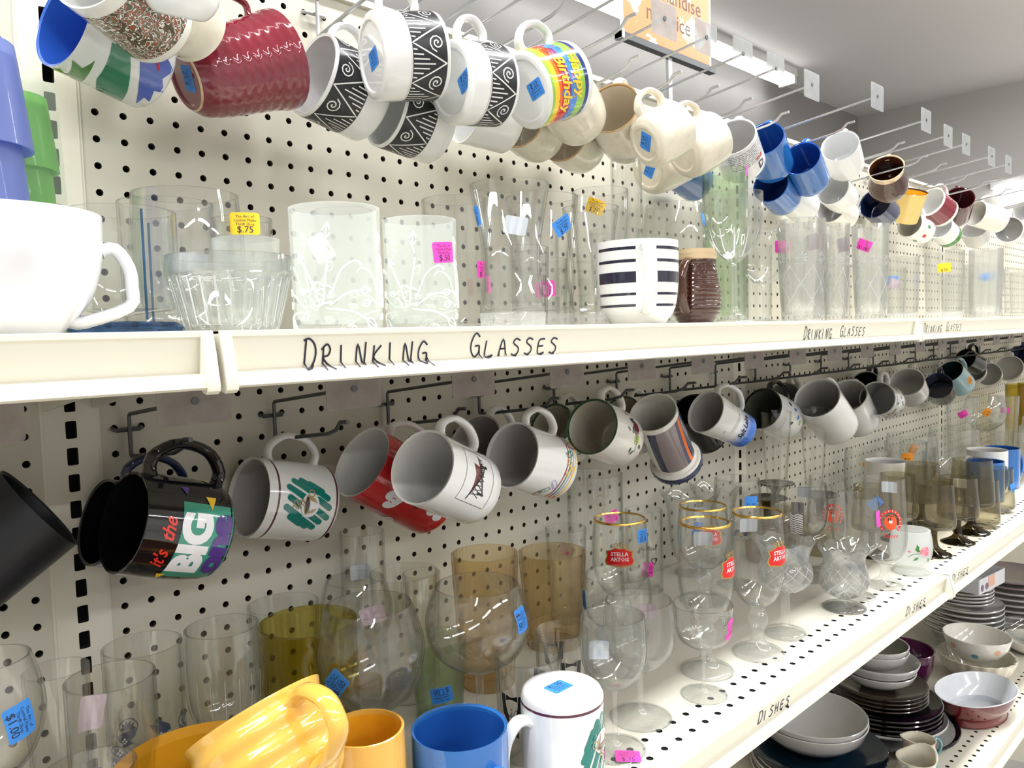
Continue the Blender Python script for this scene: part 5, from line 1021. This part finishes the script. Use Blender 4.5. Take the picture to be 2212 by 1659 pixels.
mug('x', 'white mug standing upside down with a blue tag on its base and the steaming-cup print', 'white', 'grey', 'white', 'straight', design=d_coffee(-2.15), bands=[(.36, .46, 'stripeband'), (H-.4, H-.3, 'stripeband')], mtx=im, r=R, L=H, group='mugs standing on the middle shelf', seg=72, hout=1.0, hw=.3, hz=(.22, .9), tagon=[('base', (.05, .15, 165, 'blue', '$1.00'))])
mug('tiltcup', 'large ribbed yellow soup cup lying tilted in the corner', 'yellow', 'yellowin', 'butter', 'cup', name='cup', cat='cup', rf=lambda a, z: 1+.022*math.sin(z*10), seg=72, group=None, hw=.3, hout=1.1)
b = MB(); b.lathe([(0, 0), (0, 1.5), (.3, 1.9), (1.0, 2.2), (3.3, 2.1), (4.2, 2.2), (4.45, 2.45), (4.5, 2.4), (4.3, 2.1), (3.3, 2.0), (1.0, 2.05), (.4, 1.5), (.3, 0)], ['yellow']*6+['yellowin']*6, 56); tag(b.build('canister', None, place(.5, -9.4, LOW_Z)), 'deep yellow open crock under the tilted ribbed cup', 'crock')
# far right of the middle shelf: clear bowls and tumblers
rnd = random.Random(12)
FAR = [('straight', 71, -4.6, 5.5, 1.9, 'clear square-looking box glass behind the smoke goblets', 'orange'), ('bowl', 66.2, -2.8, 5.2, 1.9, 'clear round bowl behind the plain white mug', 'orange'), ('bowl', 76, -3.4, 5.6, 2.3, 'clear bowl with orange tag set like a diamond', 'orange'), ('bowl', 84, -5, 5.5, 2.4, 'clear bowl beyond the third slotted post', None), ('tumbler', 90, -4, 8.4, 1.6, 'tall clear glass with a pink tag in the far group', 'pink'), ('balloon', 97, -4.5, 8, 1.8, 'clear stemmed glass in the far group', 'orange'), ('tumbler', 103, -5, 7.6, 1.7, 'clear tall glass with a pink tag at the far right', 'pink'), ('rocks', 92, -8.6, 4.6, 1.8, 'clear low tumbler in the far group', None), ('rocks', 98, -9.6, 4.6, 1.8, 'second clear low tumbler in the far group', None), ('bowl', 105, -9, 5, 2.4, 'clear bowl near the far right edge', None), ('straight', 111, -5, 8.5, 1.8, 'olive glass tumbler at the far right', None), ('straight', 117, -5, 8.3, 1.8, 'second olive glass tumbler at the far right', None)]
for i, (kd, x, y, H, R, lb, tg) in enumerate(FAR): vessel(kd, x, y, LOW_Z, H, R, 'bowl' if kd == 'bowl' else 'tumbler', lb, 'bowl' if kd == 'bowl' else 'glass', 'far clear glassware on the middle shelf', m='olive' if 'olive' in lb else 'chunky', seg=28, tags=[(5, .78, 30*(i % 3), tg, '$.50')] if tg else ())
mug('x', 'wide plain white mug beside the far blue mugs', 'white', 'grey', 'white', mtx=place(78.5, -9.6, LOW_Z, 2.5), r=1.8, L=4.2, group='mugs standing on the middle shelf')
# ---------------------------------------------------------------- upper shelf
x, y, H, R = S_['u_bigwhite']
mug('x', 'large white milk-glass soup cup at the left edge of the upper shelf', 'milk', 'milk', 'milk', 'soup', name='cup', cat='cup', mtx=place(x, y, UP_Z, facing(x, y)+1.55), r=R+.05, L=H+.25, group=None, seg=72, hz=(.10, .72), hout=.60, hw=.26)
for i, (px, py, z, h_, r_, m, lb) in enumerate(((-3.6, -6.2, 0, 5.4, 1.6, 'plblue', 'blue plastic tumbler, lower of the nested pair'), (-3.6, -6.2, 5.3, 2.85, 1.56, 'plblue', 'blue plastic tumbler, upper of the nested pair'), (-1.85, -3.2, 0, 5.5, 1.24, 'plgreen', 'green plastic tumbler in a clear bag, lower of the pair'), (-1.85, -3.2, 5.4, 2.3, 1.2, 'plgreen', 'green plastic tumbler in a clear bag, upper of the pair'))):
    vessel('tumbler', px, py, UP_Z+z, h_, r_, 'plastic_tumbler', lb, 'tumbler', 'plastic tumblers on the upper shelf', m=m, mtx=inch(Matrix.Translation((px, py, UP_Z+z+h_)) @ Matrix.Rotation(math.pi, 4, 'X')))
b = MB(); b.lathe([(0, 1.36), (3, 1.36), (6.6, 1.30), (8.0, 1.22), (8.3, .9), (8.4, .3)], 'bag', 40, rf=lambda a, z, i: 1+.02*math.sin(7*a+z)+.015*math.sin(13*a-2*z)); tag(b.build('plastic_bag', None, place(-1.85, -3.2, UP_Z)), 'clear poly bag pulled over the green plastic tumblers', 'bag')
def blue_box(t_, out, R, H, face): pass
x, y, H, R = S_['u_clearblue']
t = thing('glass_canister', 'clear canister with blue glass base and blue edge lines, behind the white soup cup', 'canister', GUP, place(x, y, UP_Z))
b = MB(); sq = lambda a: 1/max(abs(math.cos(a-.3))**.5, abs(math.sin(a-.3))**.5, .86); o_ = [(0.35, 1.25), (.6, 1.38), (2, 1.4), (H, R)]
b.lathe(o_+[(H+.02, R-.06), (H, R-.12), (2, 1.28), (.7, 1.26), (.55, 0)], 'clear', 56); b.build('glass_body', t)
b = MB(); b.lathe([(0, 0), (0, 1.1), (.03, 1.45), (.2, 1.5), (.34, 1.3), (.4, 0)], 'blueglass', 48, rf=lambda a, z, i: 1+.05*math.cos(8*a)); b.build('foot', t)
b = MB()
for a in (-55, 20, 150): q = math.radians(a)+facing(x, y); b.tube([(1.39*math.cos(q), 1.39*math.sin(q), .4), ((R-.01)*math.cos(q), (R-.01)*math.sin(q), H-.1)], .035, .035, 'blueglass', 6)
b.build('edge_line', t)
upper('bowlback', 'bowl', 'glass_bowl', 'round clear bowl with the pale back of a tag, near the pegboard', 'bowl', tags=[(175, .55, 5, 'blue', '$1.00'), (95, .62, 85, 'orange', '$1.00')], seg=64)
vessel('straight', S_['u_bowlback'][0]+.6, -2.6, UP_Z, 4.9, 1.65, 'tumbler', 'clear wide glass behind the round bowl', 'glass', GUP)
x, y, H, R = S_['u_ramekin']; GP['ramekin'] = ([(0, .66), (.03, .70), (.1, .74), (.72, .93), (.76, 1.0), (1, 1.0)], .1)
upper('ramekin', 'ramekin', 'glass_ramekin', 'fluted clear glass ramekin at the shelf edge', 'bowl', m='mould', rf=flute(26, .042, .05, .74), seg=156, wall=.12, design=d_flutes(26, .1, .70, .05))
vessel('rocks', 4.0, -6.8, UP_Z, 3.2, 1.1, 'tumbler', 'small clear glass with a yellow tag behind the ramekin', 'glass', GUP, m='frost', tags=[(0, 1.12, 0, 'yellow', '$.75')]); vessel('straight', 5.4, -3.6, UP_Z, 4.4, 1.1, 'tumbler', 'plain clear glass behind the yellow-tagged one', 'glass', GUP)
upper('frost1', 'straight', 'frosted_tumbler', 'frosted tumbler with pressed roses, larger left one', m='frost', design=d_relief, seg=64, wall=.11, tags=[(200, .72, 60, 'pink', '$.50')]); upper('frost2', 'straight', 'frosted_tumbler', 'frosted tumbler with pressed roses, right one with a pink tag', m='frost', design=d_relief, seg=64, wall=.11, tags=[(40, .68, 5, 'pink', '$.50')])
upper('tum9', 'straight', 'tumbler', 'clear straight tumbler behind the frosted pair and the waisted glass', tags=[(60, .45, 0, 'pink', '$1.00')]); vessel('rocks', 14.8, -8.9, UP_Z, 3.3, 1.35, 'tumbler', 'low clear tumbler with a pink fifty cent tag beside the frosted tumbler', 'glass', GUP, tags=[(-78, .55, 0, 'pink', '$.50')])
vessel('rocks', 18.6, -6.6, UP_Z, 3.2, 1.3, 'tumbler', 'low clear tumbler between the waisted glasses', 'glass', GUP, tags=[(10, .55, 8, 'pink', '$.50')])
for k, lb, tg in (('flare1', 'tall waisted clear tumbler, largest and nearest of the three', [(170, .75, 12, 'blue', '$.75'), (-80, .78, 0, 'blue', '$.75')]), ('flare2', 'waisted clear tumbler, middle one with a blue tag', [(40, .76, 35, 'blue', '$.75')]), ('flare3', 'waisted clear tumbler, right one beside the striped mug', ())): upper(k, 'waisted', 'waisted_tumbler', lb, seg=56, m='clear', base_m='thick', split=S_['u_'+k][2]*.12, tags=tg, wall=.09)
def d_bands(b, out, r, L):
    for a0, a1 in ((-76, -14), (14, 76), (104, 166), (194, 256)):
        mp = wrap(out, 0)
        for z0, z1 in ((.89, .925), (.74, .775), (.50, .63), (.35, .38), (.215, .245)): b.rect(math.radians(a0)*r, math.radians(a1)*r, z0*L, z1*L, 'navyst', mp, .012, .2)
M['navyst'] = glaze('ink_blue_stripe', (.008, .008, .03))
x, y, H, R = S_['u_striped']; mug('x', 'white mug with dark horizontal dashes, handle towards the camera', 'white', 'white', 'white', 'cup', design=lambda b, out, r, L: d_bands(b, out, r, L), mtx=place(x, y, UP_Z, facing(x, y)+.22), r=R, L=H, group=None, seg=64, hz=(.16, .92), hw=.27, hout=.75)
x, y, H, R = S_['u_brown']; mug('x', 'brown ribbed pottery mug with drip-glazed rim, standing', 'brown', 'brown', 'dripc', 'jug', mtx=place(x, y, UP_Z, facing(x, y)-.35), r=R, L=H-.1, group=None, seg=48, rf=lambda a, z: 1+.02*math.sin(z*26), bands=[(H-.55, H, 'dripc')], hw=.24, hout=.8, handle='brown')
upper('tube', 'tube', 'tall_vase', 'tall narrow clear cylinder rising behind the striped mug', 'vase'); vessel('tumbler', 23.6, -6.2, UP_Z, 7.0, 1.45, 'tumbler', 'clear tall tumbler with a yellow seventy-five cent tag', 'glass', GUP, tags=[(-10, .86, -25, 'yellow', '$.75')])
vessel('tumbler', 28.0, -3.6, UP_Z, 5.6, 1.5, 'tumbler', 'clear tumbler with a blue two dollar tag behind the tall cylinder', 'glass', GUP, tags=[(10, .70, 0, 'blue', '$2.00')]); upper('bowl17', 'goblet', 'wine_glass', 'wide goblet standing behind the brown pottery mug', m='chunky', tags=[(80, .86, 0, 'blue', '$1.00')])
upper('cutwine', 'cutwine', 'cut_wine_glass', 'tall crystal wine glass with cut bowl and faceted stem', m='chunky', rf=flute(12, .03, .05, .72), seg=96, wall=.06, design=d_flutes(12, .53, .72, .05)); upper('greenv', 'straight', 'tall_vase', 'tall faintly green cylinder vase behind the crystal wine glass', 'vase', m='greenish', tags=[(85, .98, -8, 'pink', '$.50')])
upper('wine2', 'winelow', 'wine_glass', 'smaller wine glass with a pink dollar tag right of the crystal one', m='chunky', tags=[(50, .80, 0, 'pink', '$1.00')])
for k, lb, tg in (('cry1', 'cut crystal tumbler, nearest of three alike', [(150, .8, 80, 'pink', '$1.00')]), ('cry2', 'cut crystal tumbler, middle of three alike', [(150, .8, 80, 'pink', '$1.00')]), ('cry3', 'cut crystal tumbler, third one with a tilted pink tag', [(-20, .78, -25, 'pink', '$1.00')])): upper(k, 'tumbler', 'crystal_tumbler', lb, m='cut', rf=fan(8, .05), design=d_lattice(.05, .55, 6, 1.6, .62), seg=96, tags=tg)
vessel('tumbler', 44.5, -7.6, UP_Z, 5.9, 1.35, 'crystal_tumbler', 'cut crystal tumbler in the second row behind the three alike', 'glass', GUP, m='cut', rf=fan(8, .10), seg=96)
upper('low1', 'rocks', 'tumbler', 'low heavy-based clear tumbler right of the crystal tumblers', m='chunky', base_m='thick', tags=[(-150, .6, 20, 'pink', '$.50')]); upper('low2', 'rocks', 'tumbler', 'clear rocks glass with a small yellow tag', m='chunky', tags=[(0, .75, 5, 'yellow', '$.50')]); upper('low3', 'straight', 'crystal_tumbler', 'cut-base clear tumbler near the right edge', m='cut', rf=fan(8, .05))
for i, (x, H, R) in enumerate(((57.5, 4.2, 1.3), (69, 4.0, 1.3), (82, 5.6, 1.6), (90, 5.4, 1.6), (99, 5.4, 1.6), (108, 5.0, 1.6))): vessel('rocks', x, -9.6 if i % 2 else -8, UP_Z, H, R, 'tumbler', ('clear tumbler squeezed between the heavy-based and yellow-tagged glasses', 'clear glass behind the cut-base tumbler', 'clear glass with a blue tag at the right edge', 'clear glass beyond the right-edge tag', 'clear glass second from the end of the row', 'last clear glass of the row')[i], 'glass', GUP, m='chunky', seg=28, tags=[(10, .75, 0, 'blue', '$.50')] if i in (2, 0) else ())
for i, (x, y, H, R) in enumerate(((36, -6, 4.6, 1.3), (40.5, -5.4, 5.2, 1.3), (50.5, -6.2, 4.4, 1.2), (59, -5.5, 4.8, 1.3), (21.5, -3.4, 5.4, 1.3), (9.5, -4.2, 5.0, 1.2))): vessel('straight', x, y, UP_Z, H, R, 'tumbler', ('plain clear tumbler behind the smaller wine glass', 'plain clear tumbler behind the nearest crystal tumbler', 'plain clear tumbler behind the third crystal tumbler', 'plain clear tumbler behind the yellow-tagged rocks glass', 'plain clear tumbler behind the striped mug', 'plain clear tumbler behind the right frosted tumbler')[i], 'glass', GUP, seg=28)
for n_, c_ in (('brownblk', (.022, .011, .008)), ('plum', (.075, .010, .05)), ('plumd', (.10, .02, .10)), ('rosed', (.66, .30, .24)), ('aquad', (.10, .38, .50)), ('peachd', (.74, .36, .24)), ('limed', (.60, .54, .16)), ('bonec', (.72, .67, .54)), ('redox', (.15, .012, .014)), ('whiteen', (.78, .80, .84)), ('aquag', (.12, .36, .42)), ('pinkcream', (.66, .50, .44)), ('bluecream', (.22, .42, .55)), ('cardw', (.66, .66, .70))): M[n_] = glaze(n_+'_glaze', c_, .14)
# ================================================================ dishes on the shelf below
def dish(x, y, z, pts, m, name, label, cat, group, seg=56, rot=0, sx=1, mtx=None, tags=None, rf=None, zf=None):
    b = MB(); b.lathe(pts, m, seg, rf=rf, zf=zf)
    if sx != 1: b.v = [(p[0]*sx, p[1], p[2]) for p in b.v]
    mt = mtx or place(x, y, z, rot)
    if not tags: return tag(b.build(name, None, mt), label, cat, group)
    t = thing(name, label, cat, group, mt); b.build('dish_body', t)
    for u, v, r_, c, zz in tags: price_tag(t, turned(lambda a, q, off: (a, q, zz+off), u, v, r_), c, '$.75')
    return t
def plate_pts(R, h=.75, rim=.3, t=.13): return [(0, 0), (0, R*.55), (.1, R*.62), (h-.12, R*.96), (h, R), (h+t*.5, R+.02), (h+t, R-.04), (h-.05, R*.93), (.1+t+.05, R*.66), (t+.03, R*.5), (t+.03, 0)]
def bowl_pts(R, h, t=.14, f=.45): return [(0, 0), (0, R*f), (.12, R*(f+.04)), (.12, R*(f+.02)), (h*.25, R*.72), (h*.6, R*.92), (h-.06, R*.995), (h, R), (h+.05, R-.05), (h, R-t), (h*.6, R*.92-t), (h*.3, R*.72-t), (t+.1, R*f), (t+.1, 0)]
DG = 'dishes stacked on the dish shelf'; z = BASE_Z
for i in range(4): dish(46.6+.1*(i % 2), -6.9, z+.02+i*.33, plate_pts(4.7-.05*i, .55), 'greyp' if i % 2 else 'offwhite', 'dinner_plate', 'pale plate in the stack under the navy plate, %s' % ('lowest one', 'second from the bottom', 'third from the bottom', 'topmost pale one')[i], 'plate', DG)
dish(46.7, -6.8, z+1.42, plate_pts(4.95, .75), ['navyp']*9+['navyp'], 'dinner_plate', 'large midnight blue plate under the two oval-looking white bowls', 'plate', DG)
dish(47.3, -6.2, z+1.75, bowl_pts(4.0, 2.1), 'greyp', 'serving_bowl', 'lower of the two large off-white bowls on the navy plate', 'bowl', DG); dish(47.3, -6.2, z+2.15, bowl_pts(3.98, 2.1), 'greyp', 'serving_bowl', 'upper large off-white bowl holding a blue tag', 'bowl', DG, tags=[(-.9, -1.7, 20, 'blue', .34)])
bx, by = 57.2, -7.6
dish(bx+.2, by, z+.02, plate_pts(5.7, .5), ['greyp']*3+['blackg']*4+['greyp']*3, 'platter', 'big grey platter with a black rim at the bottom of the black plate stack', 'plate', DG)
dish(bx-.1, by, z+.3, plate_pts(4.9, .95, t=.2), 'greyp', 'dinner_plate', 'white rimmed dish under the black plates', 'plate', DG)
for i in range(4): dish(bx-.3, by+.05, z+.85+i*.36, plate_pts(4.65, .6), 'blackg', 'black_plate', 'large glossy black plate, %s' % ('lowest of its stack', 'second of its stack', 'third of its stack', 'top of the large ones')[i], 'plate', DG)
for i in range(4): dish(bx-.4, by+.1, z+2.35+i*.32, plate_pts(3.7, .5), 'brownblk', 'black_plate', 'smaller dark brown-black plate, %s of the upper stack' % ('lowest', 'second', 'third', 'top')[i], 'plate', DG)
for i, (R, h) in enumerate(((2.9, 1.3), (3.15, 1.5))): dish(bx-.6, by+.1, z+3.75+i*.62, bowl_pts(R, h), 'greyp', 'soup_bowl', ('plain white bowl on the black plates', 'wide-rimmed white bowl nested above it')[i], 'bowl', DG)
for i in range(2): dish(bx-.7, by+.2, z+5.2+i*.45, bowl_pts(2.5, 1.5), ['greyp']*9+['olive_in']*4, 'soup_bowl', ('white bowl with olive inside, lower of the top pair', 'white bowl with olive inside, topmost of the stack')[i], 'bowl', DG)
dish(64.8, -6.6, z, bowl_pts(2.6, 4.0, f=.6), 'plum', 'plum_bowl', 'deep plum bowl between the black plates and the dotted bowl', 'bowl', DG)
def dots(b): pass
t = thing('dotted_bowl', 'white bowl with coloured polka dots nested in the scalloped cream bowl', 'bowl', DG, place(72.0, -10.6, z+1.9)); pp = bowl_pts(2.85, 2.3, f=.5); b = MB(); b.lathe(pp, 'offwhite', 56); ou = sorted(pp[1:8])
for k in range(7): mp = wrap([(q[0], q[1]) for q in pp[3:8]], facing(72, -10.6)-1.5+k*.72); v = 1.35+.35*math.sin(k*2.3); b.poly([(.30*math.cos(a), v+.26*math.sin(a)) for a in [i*.524 for i in range(12)]], ('plumd', 'rosed', 'aquad', 'peachd', 'limed')[k % 5], mp, .012, .2)
b.build('dish_body', t)
sc = lambda a, z_, i: 1+.035*abs(math.sin(10*a))*min(1, z_)
dish(72.0, -10.6, z, bowl_pts(3.2, 2.3, .2, .55), 'bonec', 'scalloped_bowl', 'cream scalloped bowl under the dotted bowl', 'bowl', DG, seg=100, rf=sc)
dish(0, 0, 0, bowl_pts(2.75, 2.3, .1, .72), ['redox']*7+['whiteen']*6, 'enamel_baking_dish', 'oval baking dish, white inside and dark red outside, with a blue tag', 'baking dish', None, sx=1.56, mtx=inch(Matrix.Translation((64.1, -12.7, z+.02)) @ Matrix.Rotation(-.18, 4, 'Z')), tags=[(-.9, -.9, -20, 'blue', .26)])
def creamer(x, y, zz, s_, rot, label, body, band):
    t = thing('creamer', label, 'creamer', None, place(x, y, zz, rot)); b = MB(); o_ = smooth([(0, .62), (.1, .7), (.7, 1.05), (1.3, 1.1), (1.9, .92), (2.3, 1.0)], 4); o_ = [(a*s_, q*s_) for a, q in o_]
    sp = lambda a, z_, i: 1+.42*max(0, z_/(2.3*s_)-.55)*max(0, math.cos(a))**5*2
    zz_ = lambda a, z_, i: .3*s_*max(0, z_/(2.3*s_)-.7)*3*max(0, math.cos(a))**3
    b.lathe([(0, 0)]+o_+[(q[0], q[1]-.09) for q in reversed(o_) if q[0] > .2]+[(.15, 0)], [body if i < 12 else band for i in range(len(o_))]+['bonec']*30, 40, rf=sp, zf=zz_); b.build('body', t)
    h = MB(); h.tube([(x_*s_, 0, z_*s_) for z_, x_ in smooth([(1.95, -.85), (2.15, -1.35), (1.6, -1.65), (1.0, -1.4), (.7, -1.0)], 3)], .09, .14, body, 8); h.build('handle', t)
creamer(52.0, -12.3, z, 1.12, 2.6, 'small teal and pink cottage-ware creamer, rear one', 'aquag', 'pinkcream'); creamer(48.3, -13.3, z, 1.3, -.1, 'pale blue-edged cream pitcher in front of the cottage-ware one', 'bluecream', 'bonec')
for i in range(6): dish(79.8, -7.2, z+1.4+i*.52, plate_pts(3.7, .5), 'greyp', 'dinner_plate', 'grey-white plate of the far stack, number %d from the bottom' % (i+1), 'plate', DG)
for i in range(5): dish(79.6, -7.1, z+4.6+i*.36, plate_pts(2.9, .4), 'greyp', 'side_plate', 'small grey-white plate on the far stack, number %d from the bottom' % (i+1), 'plate', DG)
dish(79.6, -7.1, z, bowl_pts(2.9, 1.4), 'clear', 'glass_dish', 'clear glass dish under the far plate stack', 'bowl', DG)
t = thing('open_carton', 'small white open carton with a pink panel on the far plate stack', 'box', None, place(79.6, -8.2, z+6.55, -.12)); b = MB(); b.box(-3, 3, -1.7, 1.7, 0, .06, 'cardw')
for x0, x1, y0, y1 in ((-3, 3, -1.76, -1.7), (-3, 3, 1.7, 1.76), (-3.06, -3, -1.7, 1.7), (3, 3.06, -1.7, 1.7)): b.box(x0, x1, y0, y1, 0, 1.5, 'cardw')
b.box(-.9, .5, -1.79, -1.765, .3, 1.45, 'peachd')
for u in (-2.3, -1.3): b.add([(u+.35*math.cos(a), -1.775, .55+.35*math.sin(a)) for a in [i*.524 for i in range(12)]], [list(range(12))], 'plumd', True)
b.build('carton_body', t)
for i in range(8): dish(89, -9.2, z+.8+i*.62, plate_pts(4.2, .6), 'greyp' if i < 6 else 'tauper', 'dinner_plate', 'plate of the stack at the right edge, number %d from the bottom' % (i+1), 'plate', DG)
dish(82, -12.7, z, bowl_pts(2.5, 1.4), 'offwhite', 'soup_bowl', 'white bowl under the clear bowl at the right edge', 'bowl', DG); dish(82, -12.7, z+1.0, bowl_pts(2.5, 1.8), 'chunky', 'glass_bowl', 'clear glass bowl at the right edge of the dish shelf', 'bowl', DG); dish(94.5, -12.8, z+.02, bowl_pts(2.3, 3.0), 'amber', 'glass_bowl', 'brownish clear bowl behind the clear one at the right edge', 'bowl', DG)
for i in range(3): dish(68, -12.0, SUB_Z+i*.5, plate_pts(4.6, .6), 'greyp', 'dinner_plate', 'grey plate on the bottom shelf, %s of the near pile' % ('lowest', 'middle', 'top')[i], 'plate', DG)
for i in range(3): dish(79, -12.5, SUB_Z+i*.5, plate_pts(4.8, .6), 'tauper' if i == 1 else 'greyp', 'dinner_plate', 'plate on the bottom shelf, %s of the farther pile' % ('lowest', 'middle', 'top')[i], 'plate', DG)
